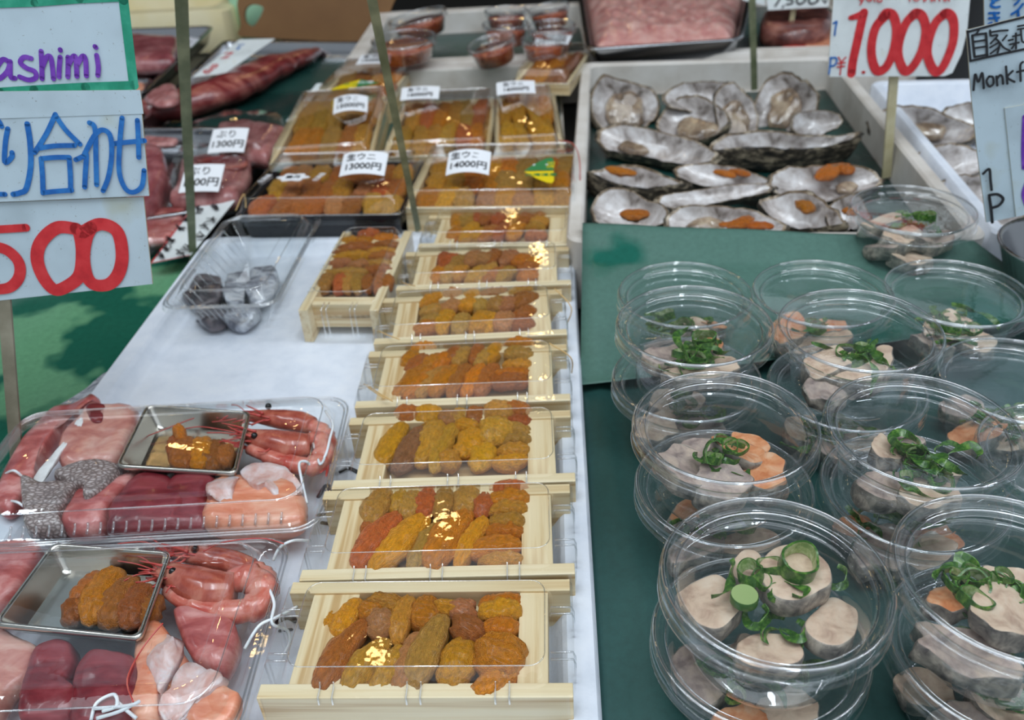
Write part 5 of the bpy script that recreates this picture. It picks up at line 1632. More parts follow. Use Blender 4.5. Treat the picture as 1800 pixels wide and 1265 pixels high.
def ink(pl, strokes, mat, parent, off=.0004, name='lettering', th=.0003):
    """marker strokes (list of (width_px, [(x,y)...], curved?)) as thin raised ribbons on the board"""
    mb = MB()
    ref = None
    for k, st_ in enumerate(strokes):
        w, pts = st_[0], st_[1]
        cur = len(st_) < 3 or st_[2]
        P = [Vector((x, y, 0)) for x, y in pts]
        if cur and len(P) > 2:
            P = catmull(P, 7)
        o = off + k * .00008
        c0 = pl.px(P[0].x, P[0].y, o)
        sc = (c0 - EYE).dot(_F) / FPX
        h = w * sc * .5
        Q = [pl.px(p.x, p.y, o) for p in P]
        ref = ref or Q[0]
        n = len(Q)
        L, Rr = [], []
        for i in range(n):
            t = (Q[min(i + 1, n - 1)] - Q[max(i - 1, 0)])
            if t.length < 1e-7:
                t = Vector((1, 0, 0))
            t.normalize()
            s = t.cross(pl.n)
            L.append(Q[i] + s * h)
            Rr.append(Q[i] - s * h)
        rings = [[L[i], Rr[i], Rr[i] - pl.n * th, L[i] - pl.n * th] for i in range(n)]
        mb.loft(rings, True, True, True)
        for i in ([0, n - 1] if cur else range(n)):
            u = (L[i] - Q[i])
            v = pl.n.cross(u)
            disc = [Q[i] + u * math.cos(a) + v * math.sin(a) for a in [2 * math.pi * q / 14 for q in range(14)]]
            mb.loft([disc, [p - pl.n * th for p in disc]], True, True, True)
    return mb.obj(name, mat, parent, loc=ref, world=True, smooth=False)


def flat_stick(name, label, foot, top, w, th, mat, parent=None, w2=None, n=None):
    foot, top = Vector(foot), Vector(top)
    n = Vector(n) if n else (EYE - foot)
    ax = (top - foot).normalized()
    n = (n - ax * n.dot(ax)).normalized()
    s = ax.cross(n)
    w2 = w2 or w
    r0 = [foot + s * w / 2 * a + n * th / 2 * b for a, b in ((1, 1), (-1, 1), (-1, -1), (1, -1))]
    r1 = [top + s * w2 / 2 * a + n * th / 2 * b for a, b in ((1, 1), (-1, 1), (-1, -1), (1, -1))]
    o = MB().loft([r0, r1], True, True, True).obj(name, M[mat], parent, loc=foot, world=True, smooth=False)
    if label:
        tag(o, label, 'stick', 'thin sticks carrying signs above the photo')
    return o


# left price sign
foot = at(33, 850, -.010)
pn = Vector((0.10, -1.0, .22)).normalized()
pl1 = Plane(aty(20, 540, .60), pn)
t = thing('price_sign', 'tall handwritten price sign on a stick: purple sashimi, blue Japanese writing, red 2500', 'price sign', foot)
flat_stick('stick', None, foot, pl1.px(-10, 300, -.006), .0095, .003, 'stick_grey', t, n=pn)
card(pl1, [(-420, 22), (-420, -150), (195, -190), (240, 154), (-420, 178)], .002, 'sashimi_board', M['sign'], t, .0002, M['sign_edge'])
card(pl1, [(-420, 165), (246, 158), (250, 184), (252, 200), (-420, 222)], .0012, 'blank_strip', M['sign'], t, .0022, M['sign_edge'])
card(pl1, [(-420, 198), (248, 187), (262, 344), (-420, 372)], .002, 'writing_board', M['sign'], t, .0018, M['sign_edge'])
card(pl1, [(-420, 372), (252, 346), (268, 499), (0, 528), (-420, 565)], .002, 'number_board', M['sign'], t, -.0005, M['sign_edge'])
ink(pl1, [(13, [(-400, 13), (-100, 10), (60, 5), (140, -1), (212, -4)], False), (17, [(205, -190), (217, 0), (235, 150)], False), (15, [(236, 150), (150, 153), (60, 158), (0, 162), (-400, 172)], False)], M['ink_green'], t, .0007, 'green_border')
Z1 = lambda L: [(x * .419, y * .419) for x, y in L]
ink(pl1, [(8.3, Z1([(40, 262), (10, 250), (-20, 300), (-5, 330), (30, 300), (42, 262)])), (8.3, Z1([(42, 258), (44, 320), (62, 328)])),
          (8.3, Z1([(130, 245), (100, 240), (85, 262), (110, 285), (145, 300), (150, 325), (120, 335), (82, 322)])),
          (8.3, Z1([(172, 215), (175, 280), (176, 330)])), (8.3, Z1([(176, 285), (195, 240), (212, 240), (220, 285), (224, 330)])),
          (8.3, Z1([(252, 240), (248, 285), (247, 322)])), (8, Z1([(252, 208), (253, 211)])),
          (8.3, Z1([(285, 240), (285, 290), (284, 322)])), (8.3, Z1([(286, 275), (305, 238), (318, 245), (322, 320)])), (8.3, Z1([(322, 275), (345, 236), (358, 250), (362, 318)])),
          (8.3, Z1([(405, 232), (412, 280), (410, 316)])), (8, Z1([(398, 195), (402, 199)]))], M['ink_purple'], t, .0007, 'sashimi_lettering')
sb = .0024
ink(pl1, [(8.5, Z1([(-40, 512), (-10, 505), (6, 530)])), (8.5, Z1([(32, 540), (22, 600), (20, 680), (48, 660), (50, 640)])), (8.5, Z1([(-60, 820), (-20, 815), (20, 815)])),
          (9.5, Z1([(114, 520), (126, 600), (128, 700), (110, 790), (85, 808), (55, 815)])),
          (8.5, Z1([(232, 480), (195, 560), (145, 640)])), (8.5, Z1([(236, 490), (275, 545), (335, 605)])), (8.5, Z1([(160, 622), (230, 612), (312, 610)])),
          (8.5, Z1([(172, 665), (178, 740), (180, 810)])), (8.5, Z1([(172, 665), (235, 660), (290, 660)])), (8.5, Z1([(290, 662), (295, 740), (296, 800)])), (8.5, Z1([(180, 808), (240, 802), (300, 798)])),
          (8.5, Z1([(375, 515), (398, 540), (402, 660), (405, 775)])), (8.5, Z1([(318, 670), (350, 655), (362, 650), (358, 720), (355, 785)])), (8.5, Z1([(350, 655), (395, 570), (430, 545), (462, 570), (468, 650), (455, 740), (432, 800)])),
          (8.5, Z1([(480, 602), (540, 596), (606, 590)])), (8.5, Z1([(512, 495), (502, 600), (500, 720), (525, 790), (560, 806), (595, 780), (604, 715)])), (8.5, Z1([(576, 505), (580, 580), (582, 660)]))], M['ink_blue'], t, sb, 'blue_lettering')
ink(pl1, [(14, Z1([(-60, 965), (30, 960), (108, 955)])), (19, Z1([(-40, 1030), (30, 1050), (78, 1100), (80, 1160), (40, 1205), (-30, 1215)])),
          (22, Z1([(320, 960), (240, 955), (175, 1010), (155, 1080), (180, 1160), (230, 1215), (290, 1195), (335, 1150), (345, 1060), (335, 985), (320, 960)])),
          (22, Z1([(345, 975), (420, 940), (490, 970), (512, 1060), (500, 1140), (460, 1190), (400, 1195), (365, 1160), (350, 1080), (360, 1000), (380, 955)]))], M['ink_red'], t, .0002, 'number_lettering')

# 1000 yen sign
foot = at(1558, 312, .004)
pl2 = Plane(aty(1560, 140, foot.y - .01), (0.04, -1, .12))
t = thing('price_sign', 'white card on a pale stick reading 1.000 in red, standing among the oysters', 'price sign', (foot.x, foot.y, .0))
flat_stick('stick', None, foot, pl2.px(1575, 80, -.003), .0115, .003, 'stick_pale', t, n=pl2.n)
card(pl2, [(1490, -150), (1465, 0), (1455, 129), (1459, 135), (1590, 134), (1660, 134), (1674, 128), (1690, 95), (1700, 55), (1705, 0), (1722, -150)], .0015, 'card', M['sign_white'], t, .0, M['sign_edge'])
Z2 = lambda L: [(1480 + x * .17778, y * .17778) for x, y in L]
S = Z2
ink(pl2, [(16, S([(215, 130), (185, 260), (150, 420), (110, 600), (95, 725)])), (8, S([(85, 175), (150, 150), (215, 115)])), (7, S([(95, 180), (190, 165)], ), False),
          (5, [(1517, 127), (1519, 127)]),
          (16, S([(440, 150), (340, 260), (295, 430), (300, 590), (350, 700), (440, 660), (510, 500), (540, 300), (510, 160), (440, 130), (400, 170)])),
          (16, S([(735, 130), (640, 220), (570, 400), (560, 560), (620, 700), (700, 660), (790, 500), (830, 300), (800, 170), (735, 130), (690, 160)])),
          (16, S([(1030, 130), (930, 220), (860, 400), (850, 560), (920, 705), (1000, 660), (1090, 450), (1110, 280), (1090, 170), (1030, 130), (980, 165)]))], M['ink_red'], t, .0006, 'number_lettering')
Z3 = lambda L: [(1440 + x * .31635, y * .31635) for x, y in L]
ink(pl2, [(3.2, Z3([(80, 130), (98, 120), (92, 150), (86, 195)])), (3.2, Z3([(65, 320), (60, 370), (55, 410)])), (3.2, Z3([(62, 325), (90, 320), (98, 340), (85, 362), (62, 368)]))], M['ink_blue'], t, .0006, 'blue_lettering')
ink(pl2, [(2.4, Z3([(108, 318), (122, 345)])), (2.4, Z3([(148, 318), (124, 345)])), (2.4, Z3([(124, 345), (120, 380), (116, 415)])), (2.4, Z3([(104, 352), (145, 348)])), (2.4, Z3([(100, 372), (142, 368)])),
          (2.2, Z3([(222, -10), (235, 5), (250, -8)])), (2.2, Z3([(250, -10), (236, 15), (228, 26)])), (2.2, Z3([(262, -10), (275, 6), (290, -5), (288, 5)])), (2.2, Z3([(305, -15), (308, 8)])), (2.2, Z3([(330, -12), (322, 5), (345, 8), (350, -10)])),
          (2.2, Z3([(500, -10), (505, 6)])), (2.2, Z3([(520, -8), (540, 5), (560, -6)])), (2.2, Z3([(580, -10), (585, 7), (600, -8)])), (2.2, Z3([(620, -12), (625, 6), (640, -8), (645, 6)])), (2.2, Z3([(668, -10), (670, 6)])), (2.2, Z3([(690, -6), (700, 6), (712, -8), (724, 6)]))], M['ink_red'], t, .0006, 'small_lettering')

# monkfish sign
pl3 = Plane(aty(1740, 390, .70), (-0.16, -1, .16))
foot = pl3.px(1850, 520, -.004)
foot.z = .012
t = thing('price_sign', 'worn laminated monkfish sign with boxed black kanji and 1P, beside the lone tub', 'price sign', foot)
card(pl3, [(1699, 53), (1800, 28), (2060, -36), (2080, 318), (1800, 378), (1734, 391), (1718, 269), (1707, 164)], .002, 'board', M['sign'], t, 0, M['sign_edge'])
card(pl3, [(1766, 190), (1800, 184), (1990, 146), (2000, 330), (1800, 378), (1786, 381)], .0012, 'taped_card', M['sign'], t, .0014, M['sign_edge'])
flat_stick('stick', None, foot, pl3.px(1880, 250, -.006), .009, .003, 'stick_grey', t, n=pl3.n)
flat_stick('stick', None, pl3.px(1940, 560, -.004) + Vector((0, 0, .0)), pl3.px(1950, 250, -.006), .009, .003, 'stick_grey', t, n=pl3.n)
ink(pl3, [(4, [(1702, 56), (1760, 40), (1850, 18)], False), (4, [(1701, 55), (1706, 106)], False), (4, [(1706, 107), (1760, 95), (1850, 76)], False),
          (3.4, S([(1355, 295), (1335, 330), (1290, 355)]), False), (4, S([(1290, 350), (1300, 450), (1312, 560)])), (4, S([(1290, 350), (1360, 338), (1425, 330)])), (4, S([(1425, 330), (1432, 430), (1435, 545)])), (3.4, S([(1312, 412), (1425, 395)])), (3.4, S([(1318, 475), (1428, 458)])), (4, S([(1315, 562), (1440, 540)])),
          (3.4, S([(1465, 300), (1470, 350)])), (3.4, S([(1465, 320), (1560, 305), (1640, 300)])), (3.2, S([(1480, 355), (1540, 350), (1470, 430)])), (3.4, S([(1520, 380), (1560, 430), (1540, 520)])), (3.2, S([(1465, 470), (1550, 420)])), (3.2, S([(1470, 530), (1550, 470)])), (3.2, S([(1560, 420), (1600, 470), (1660, 500)])), (3.2, S([(1590, 400), (1630, 350)])),
          (3.4, S([(1650, 400), (1690, 390)])), (3.4, S([(1720, 330), (1722, 480)])), (3.2, S([(1660, 440), (1750, 420)])), (3.2, S([(1720, 420), (1680, 480)])), (3.2, S([(1690, 360), (1760, 345)])), (3.2, S([(1740, 260), (1800, 250)])), (3.2, S([(1740, 290), (1800, 280)])), (3.2, S([(1770, 300), (1780, 400), (1800, 420)])),
          (4, Z3([(858, 500), (862, 450), (868, 412), (885, 455), (905, 405), (912, 450), (915, 490)])), (4, Z3([(945, 425), (930, 450), (945, 480), (968, 465), (965, 430), (945, 425)])), (4, Z3([(985, 425), (990, 475)])), (4, Z3([(988, 440), (1005, 418), (1018, 430), (1022, 465)])),
          (4, Z3([(1038, 370), (1042, 420), (1046, 465)])), (4, Z3([(1075, 395), (1046, 430), (1085, 455)])), (4, Z3([(1132, 345), (1118, 365), (1120, 450)])), (4, Z3([(1100, 400), (1145, 390)])),
          (4.6, Z3([(912, 965), (945, 940), (952, 1000), (958, 1055)])), (5.2, Z3([(945, 1095), (955, 1160), (962, 1235)])), (5.2, Z3([(945, 1085), (990, 1080), (1022, 1105), (1000, 1140), (962, 1155)]))], M['ink_black'], t, .0006, 'black_lettering')
ink(pl3, [(7, [(1801, 205), (1799, 260), (1800, 295)]), (6, [(1805, 320), (1799, 340), (1803, 358)])], M['ink_purple'], t, .0020, 'purple_lettering')

pl4 = Plane(aty(1740, 60, .82), (-.05, -1, .1))
foot = pl4.px(1840, 400, -.004)
foot.z = .06
t = thing('price_sign', 'pale card with blue kana standing behind the monkfish sign', 'price sign', foot)
card(pl4, [(1731, 70), (1729, -60), (1960, -60), (1960, 100)], .0015, 'card', M['sign'], t, 0, M['sign_edge'])
flat_stick('stick', None, foot, pl4.px(1850, 20, -.004), .009, .003, 'stick_pale', t, n=pl4.n)
ink(pl4, [(4, S([(1480, -20), (1500, 30)])), (4, S([(1560, -10), (1490, 20), (1475, 55), (1510, 72), (1560, 66)])), (4, S([(1455, 130), (1555, 128)])), (4, S([(1455, 180), (1555, 175)])), (4, S([(1500, 125), (1525, 190), (1545, 240)])), (4, S([(1480, 225), (1450, 240), (1490, 262)])),
          (4, S([(1700, -20), (1760, -20), (1740, 20), (1710, 45)])), (4.4, S([(1790, 40), (1740, 100), (1680, 140)])), (4.4, S([(1742, 110), (1750, 180)]))], M['ink_blue'], t, .0006, 'blue_lettering')

# card at the top, over the octopus
pl5 = Plane(aty(1400, 10, 1.66), (0, -1, .25))
t = thing('price_card', 'white card with black numbers ending 7,500 above the dark octopus', 'price card', pl5.px(1400, -40))
card(pl5, [(1335, -120), (1350, 18), (1456, 12), (1470, -120)], .0015, 'card', M['sign_white'], t)
card(pl5, [(1305, 0), (1300, -120), (1338, -120), (1345, 10)], .0015, 'card', M['sign_white'], t, -.004)
Z5 = lambda L: [(1000 + x * .26667, y * .26667) for x, y in L]
ink(pl5, [(3.5, Z5([(1355, -20), (1400, -30), (1380, 10), (1360, 40)])), (3, Z5([(1415, 38), (1408, 50)])), (3.5, Z5([(1470, -30), (1440, -28), (1438, -5), (1470, 0), (1472, 22), (1435, 30)])), (3.5, Z5([(1530, -30), (1500, 0), (1520, 28), (1560, 0), (1530, -30)])), (3.5, Z5([(1610, -30), (1580, 0), (1600, 26), (1645, 0), (1610, -30)])), (2.5, Z5([(1672, -5), (1690, 20)])), (2.5, Z5([(1700, -5), (1690, 20)]))], M['ink_black'], t, .0006, 'lettering')
flat_stick('stick', None, (t.location.x, 1.67, .05), pl5.px(1400, -20, -.003), .009, .003, 'stick_pale', t, n=(0, -1, 0))

# bare sticks whose signs are above the photo
f1 = at(336, 452, .0)
f1.z = -.01
flat_stick('sign_stick', 'grey-green sign stick standing next to the red-bordered notice', f1, aty(316, -60, f1.y - .16), .0085, .0035, 'stick', w2=.0118)
f2 = at(736, 408, .012)
flat_stick('sign_stick', 'dark green slanting stick between the two front boxes of priced urchin', f2, aty(642, -60, f2.y - .2), .0068, .0035, 'stick', w2=.0088)
f3 = at(1326, 158, .02)
flat_stick('sign_stick', 'thin stick rising from the oysters in front of the milt pan', f3, aty(1321, -60, f3.y - .03), .0105, .003, 'stick', w2=.0105)

# ------------------------------------------------------------------ far side: roe tubs, milt, octopus
def roe_tub(label, c, w, dia, z=None, tilt=(0, 0), full=.7, h=.036):
    d = (dia * FPX / w)
    # place where a rim of this diameter shows that wide
    r_ = ray(*c)
    p = EYE + r_ * d
    zr = max(.045, min(.10, p.z))
    p = at(*c, zr)
    t = thing('roe_tub', label, 'plastic tub', (p.x, p.y, zr - h), 0, 'roe tubs at the back')
    t.rotation_euler = (tilt[0], tilt[1], 0)
    R_ = dia / 2
    MB().lathe([(.0001, .001), (R_ * .76, .001), (R_ * .80, .004), (R_ * .94, h - .008), (R_, h - .007)], 40).obj('bowl', M['tub'], t)
    MB().lathe([(.0001, .002), (R_ * .75, .002), (R_ * .86, h * full - .004), (R_ * .85, h * full), (.0001, h * full + .001)], 40).obj('roe', M['roe_liquid'], t)
    lid = MB().lathe([(R_ * 1.01, h - .009), (R_ * 1.01, h - .001), (R_ * .97, h), (R_ * .93, h - .001), (R_ * .90, h - .005), (.0001, h - .005)], 40).obj('lid', M['tub'], t)
    MB().lathe([(R_ * .99, h), (R_ * 1.03, h + .0015), (R_ * 1.0, h + .003), (R_ * .95, h + .0015), (R_ * .99, h)], 40).obj('rim_bead', M['ridge'], lid)


roe_tub('large tub of orange roe in the far corner of the back tray', (740, 28), 106, .115, tilt=(.0, -.18))
roe_tub('large tub of orange roe behind the slanting stick, near side of its tray', (711, 69), 114, .115, tilt=(.05, -.02))
roe_tub('small tub of dark roe at the far end of its column', (889, 19), 78, .082)
roe_tub('small tub of dark roe in the far corner by the milt pan, catching gold light', (969, 13), 76, .082, tilt=(0, -.15))
roe_tub('small tub of dark roe in the middle of its column', (888, 43), 84, .084)
roe_tub('small tub of dark roe in the middle, next to the milt pan', (970, 46), 84, .084, tilt=(.05, 0))
roe_tub('small tub with a gold-lit tilted lid, alone at the near edge', (870, 73), 88, .084, tilt=(.05, -.2))
roe_tub('small tub of dark roe behind the rearmost urchin box', (955, 69), 80, .08)

zt = .075
mp = [at(1030, 86, zt), at(1306, 68, zt), at(1330, -60, zt), at(1010, -50, zt)]
steel_pan('milt_pan', 'stainless steel pan heaped with pink fish milt at the back', mp, zt, .05, inset=.02, lip=.008)
cenp = sum(mp, Vector()) / 4
mb = MB()
nx, ny = 70, 46
vs, fs = [], []
for j in range(ny + 1):
    for i in range(nx + 1):
        u, v = i / nx, j / ny
        q_ = (mp[0] * (1 - u) + mp[1] * u) * (1 - v) + (mp[3] * (1 - u) + mp[2] * u) * v
        q_ = cenp + (q_ - cenp) * .90
        e = min(u, 1 - u, v, 1 - v)
        edge = min(1, e / .12)
        f = noise.noise(Vector((q_.x * 32, q_.y * 32, 0)))
        f2 = noise.noise(Vector((q_.x * 80, q_.y * 80, 4)))
        vs.append(Vector((q_.x, q_.y, zt - .022 + .026 * edge ** .5 + (.010 * abs(f) + .006 * f2) * edge)))
for j in range(ny):
    for i in range(nx):
        a = j * (nx + 1) + i
        fs.append((a, a + 1, a + nx + 2, a + nx + 1))
nv = len(vs)
vs += [Vector((v.x, v.y, zt - .04)) for v in vs]
fs += [tuple(k + nv for k in reversed(f)) for f in fs[:nx * ny]]
per = [i for i in range(nx + 1)] + [j * (nx + 1) + nx for j in range(1, ny + 1)] + [ny * (nx + 1) + i for i in range(nx - 1, -1, -1)] + [j * (nx + 1) for j in range(ny - 1, 0, -1)]
fs += [(per[k], per[k] + nv, per[(k + 1) % len(per)] + nv, per[(k + 1) % len(per)]) for k in range(len(per))]
tag(mb.add(vs, fs).obj('fish_milt', M['milt'], None, loc=cenp, world=True), 'heap of lumpy pink fish milt in the steel pan', 'fish milt', kind='stuff')

for pts, z, h, m_, l in (([(1335, 55), (1350, 25), (1420, 18), (1460, 30), (1455, 60), (1400, 70), (1360, 66)], .02, .05, 'octopus', 'dark purple octopus piece behind the 1000 yen card'),
                         ([(1370, 92), (1374, 62), (1392, 56), (1410, 72), (1418, 96)], .01, .03, 'crab_red', 'bright red shellfish wedge behind the oysters'),
                         ([(1412, 94), (1418, 62), (1440, 54), (1452, 80), (1456, 98)], .01, .03, 'crab_pink', 'peach shellfish wedge beside the red one'),
                         ([(1448, 90), (1450, 55), (1490, 50), (1500, 92)], .01, .03, 'crab_pink', 'second peach shellfish wedge, partly behind the 1000 yen card')):
    slab(pts, z, h, m_, 'seafood_piece', l, 'shellfish', seed=len(l), zpx=z + h * .6)

# ------------------------------------------------------------------ left back: loin tray, packs, notices
zt = .03
tp = [at(232, 226, zt), at(548, 226, zt), at(652, 72, zt), at(392, 70, zt)]
steel_pan('steel_tray', 'long steel tray lined green under the red fish loin', tp, zt, .03, inset=.012, lip=.008, r=.06)
cq = sum(tp, Vector()) / 4
sheet('green_film', 'dark green sheet lining the steel tray of the red fish loin', M['green_deep'], [(cq + (p - cq) * .86).xy for p in tp], lambda x, y, u, v: .0045, 14, 14, seed=11, amp=.001)
Y4 = dict(x0=240, y0=20, s=.22222)
# loin: a long tapering body
cl = [(40, 760), (220, 720), (420, 690), (640, 640), (840, 540), (1050, 430), (1240, 340), (1370, 270), (1440, 210), (1485, 175)]
rr_ = [142, 158, 180, 188, 172, 150, 112, 66, 34, 12]
mb = MB()
pts = []
rad = []
for q, r_ in zip(cl, rr_):
    p = at(240 + q[0] * .22222, 20 + q[1] * .22222, .035)
    sc = (p - EYE).dot(_F) / FPX * .22222
    rr2 = r_ * sc * 1.0
    p.z = .006 + rr2 * .62
    pts.append(p)
    rad.append(rr2)
pp = catmull(pts, 5)
rr3 = [rad[min(i // 5, 9)] * (1 - (i % 5) / 5) + rad[min(i // 5 + 1, 9)] * (i % 5) / 5 for i in range(len(pp))]
mb.tube(pp, rr3, 20, sq=.62)
for i, v in enumerate(mb.v):
    nv = noise.noise_vector(v * 22)
    mb.v[i] = v + nv * .006
tag(mb.obj('fish_loin', M['fish_red'], None, loc=pts[4], world=True), 'long dark red fish loin tapering to a thin tail in the steel tray', 'fish')
slab([(70, 720), (150, 650), (280, 600), (330, 650), (330, 740), (200, 770)], .052, .012, 'fish_pink', 'belly_flap', 'pale belly flap at the thick end of the red loin', 'fish', seed=81, zpx=.055, **Y4)


def note(name, label, px, z, mat, th=.0008, lift=(0, 0, 0, 0), cat='notice'):
    w = [at(x, y, z + l) for (x, y), l in zip(px, lift)]
    c = sum(w, Vector()) / 4
    t = thing(name, label, cat, c)
    n = (w[1] - w[0]).cross(w[3] - w[0]).normalized()
    f = w + [p - n * th for p in w]
    MB().add(f, [(0, 1, 2, 3), (7, 6, 5, 4)] + [(i, i + 4, (i + 1) % 4 + 4, (i + 1) % 4) for i in range(4)]).obj('card', mat, t, loc=c, world=True, smooth=False)
    return t, Plane(c, n)


# notice on the loin tray
N1 = lambda L: [(240 + x * .22222, 20 + y * .22222) for x, y in L]
t, pn_ = note('notice', 'white notice with blue and red writing leaning behind the red loin', N1([(440, 520), (700, 490), (1095, 215), (815, 222)]), .045, M['sign_white'], lift=(0, .0, .03, .03))
ink(pn_, [(2.4, N1([(915, 250), (980, 240)])), (2.4, N1([(920, 275), (975, 265)])), (2.4, N1([(950, 235), (930, 300)])), (2.4, N1([(890, 310), (940, 300)])), (2.2, N1([(850, 330), (890, 335), (850, 360), (880, 365)])), (2.2, N1([(800, 265), (850, 260)])), (2.2, N1([(790, 295), (820, 280), (800, 300)]))], M['ink_blue'], t, .0006, 'blue_lettering')
ink(pn_, [(2.6, N1([(700, 330), (760, 325), (690, 365)])), (2.6, N1([(670, 370), (740, 365)])), (2.8, N1([(640, 420), (600, 425), (620, 445), (640, 425)])), (2.8, N1([(580, 440), (600, 460), (570, 465)])), (2.8, N1([(560, 460), (530, 475), (560, 485), (580, 470)]))], M['ink_red'], t, .0006, 'red_lettering')
# slim notice beside the 15000 box
t, pn_ = note('notice', 'slim white notice with red writing lying along the 15000 urchin box', N1([(1180, 870), (1250, 862), (1480, 568), (1425, 570)]), .035, M['sign_white'], lift=(0, 0, .02, .02))
ink(pn_, [(3, N1([(1230, 830), (1290, 790)])), (3, N1([(1280, 780), (1310, 790)])), (3, N1([(1310, 740), (1350, 715)])), (3, N1([(1370, 665), (1390, 650)]))], M['ink_red'], t, .0006, 'red_lettering')
# red-bordered notice
t, pn_ = note('notice', 'white notice with a red edge and two columns of black brush writing', [(264, 463), (335, 448), (413, 352), (347, 351)], .012, M['sign_white'], lift=(-.004, .0, .012, .008))
ink(pn_, [(2.4, [(266, 461), (347, 353), (411, 353)], False), (1.6, [(266, 462), (333, 448)], False)], M['ink_red'], t, .0005, 'red_border')
V5 = lambda L: [(250 + x * .2213, 200 + y * .2213) for x, y in L]
br = []
rb = random.Random(5)
for (cx_, cy_) in ((450, 720), (440, 770), (350, 850), (300, 905), (230, 1010), (190, 1070), (140, 1120), (580, 730), (560, 830), (490, 890), (460, 960), (350, 1060), (310, 1100)):
    for k in range(5):
        a = rb.choice([-.1, .0, .9, 1.2, 2.2])
        l = rb.uniform(16, 36)
        ox, oy = rb.uniform(-22, 22), rb.uniform(-20, 20)
        br.append((rb.uniform(1.8, 3.0), V5([(cx_ + ox - l * math.cos(a), cy_ + oy - l * .7 * math.sin(a)), (cx_ + ox + l * math.cos(a), cy_ + oy + l * .7 * math.sin(a))]), False))
ink(pn_, br, M['ink_black'], t, .0006, 'brush_lettering')

# yellowtail packs: fish block, wrap, label
def fish_pack(label, pts, z, h, m_, wrap, lab, lab_l, **kw):
    poly = pxpoly(pts, z + h * .8, **kw)
    cen = sum(poly, Vector()) / len(poly)
    t = thing('fish_pack', label, 'fish pack', (cen.x, cen.y, z))
    mb = MB()
    pillow(mb, poly, z + .003, h - .004, SLAB, .004, len(label))
    mb.obj('fish_block', M[m_], t, loc=(cen.x, cen.y, z), world=True)
    wp = pxpoly(wrap, z + h * .5, **kw)
    mb = MB()
    pillow(mb, wp, z, h + .004, [(1.0, 0.0), (1.0, .15), (.97, .4), (.9, .95), (.6, 1.0), (.3, 1)], .004, 3, None, 4)
    mb.obj('wrap', M['film'], t, loc=(cen.x, cen.y, z), world=True)
    if lab:
        w = at(*V5([lab])[0], z + h + .014)
        price_label('price_label', lab_l, w, R(-4), .054, .048, 'ぶり', '1300円', .002, 'labels on the yellowtail packs', .45)


fish_pack('wrapped pale pink fish block with a 1300 yen label, farther of the two', [(590, 110), (680, 60), (900, 62), (1140, 100), (1090, 190), (1000, 330), (880, 330), (620, 300)], .004, .034, 'fish_pink', [(380, 170), (600, 70), (900, 50), (1160, 100), (1000, 360), (700, 330), (400, 300)], (685, 215), 'white 1300 yen label on the farther pink fish block', x0=250, y0=200, s=.2213)
fish_pack('wrapped pink fish block with a dark red edge and 1300 yen label', [(310, 380), (390, 335), (600, 325), (820, 325), (860, 430), (790, 570), (700, 660), (230, 670), (270, 560)], .002, .034, 'fish_pink', [(200, 690), (290, 380), (420, 320), (820, 315), (880, 430), (740, 690)], (475, 515), 'white 1300 yen label on the nearer pink fish block', x0=250, y0=200, s=.2213)
slab([(420, 345), (600, 332), (800, 330), (840, 390), (760, 440), (640, 430), (480, 390)], .033, .006, 'fish_red', 'fish_slice', 'dark red bloodline strip along the nearer pink fish block', 'fish', seed=83, x0=250, y0=200, s=.2213)
slab([(-120, 330), (0, 260), (100, 250), (160, 290), (200, 440), (160, 560), (60, 700), (-120, 760)], .0, .045, 'fish_meat', 'fish_chunk', 'thick mauve fish chunk half hidden by the price sign', 'fish', seed=84, x0=250, y0=200, s=.2213)
fish_pack('wrapped purple-pink fish slices next to the red-bordered notice', [(-60, 800), (60, 770), (340, 730), (300, 860), (200, 980), (60, 1010), (-80, 1010)], .0, .018, 'bream_pink', [(-100, 780), (60, 750), (380, 720), (330, 880), (200, 1010), (40, 1080), (-120, 1060)], None, None, x0=250, y0=200, s=.2213)
slab([(10, 180), (120, 190), (280, 200), (230, 240), (60, 240)], .012, .010, 'fish_pink', 'fish_slice', 'thin pale fish slice in the tray in front of the red loin', 'fish', seed=85, x0=250, y0=200, s=.2213)
# tray front of those packs
zt = .020
tp = [at(150, 400, zt), at(330, 372, zt), at(520, 232, zt), at(150, 232, zt)]
steel_pan('steel_tray', 'steel tray of wrapped pink fish blocks behind the price sign', tp, zt, .022, inset=.01, lip=.006, r=.06)

# trays at the far corner
zt = .04
tp = [at(150, 178, zt), at(255, 160, zt), at(378, 44, zt), at(150, 52, zt)]
steel_pan('steel_tray', 'steel tray with dark red meat at the far corner behind the price sign', tp, zt, .035, inset=.012, lip=.007, r=.1)
slab([(-150, 190), (60, 195), (300, 200), (330, 240), (300, 330), (260, 380), (-150, 390)], .012, .04, 'fish_meat', 'fish_chunk', 'dark red meat block in the far corner steel tray', 'fish', seed=86, zpx=.045, **Y4)
t, pn_ = note('price_card', 'small white label on the far corner meat tray', N1([(375, 265), (430, 285), (500, 215), (380, 195)]), .055, M['label'], lift=(0, 0, .02, .02), cat='price label')
ink(pn_, [(1.6, N1([(385, 245), (430, 240)])), (1.6, N1([(390, 258), (425, 256)]))], M['ink_black'], t, .0005, 'lettering')
zt = .03
tp = [at(60, 225, zt), at(240, 196, zt), at(268, 136, zt), at(100, 140, zt)]
steel_pan('steel_tray', 'small steel tray with an orange fillet at the edge of the price sign', tp, zt, .026, inset=.01, lip=.006, r=.12)
slab([(-30, 640), (-10, 540), (50, 560), (70, 640)], .006, .018, 'salmon', 'fish_slice', 'orange fillet just showing beside the price sign', 'fish', seed=87, zpx=.02, **Y4)
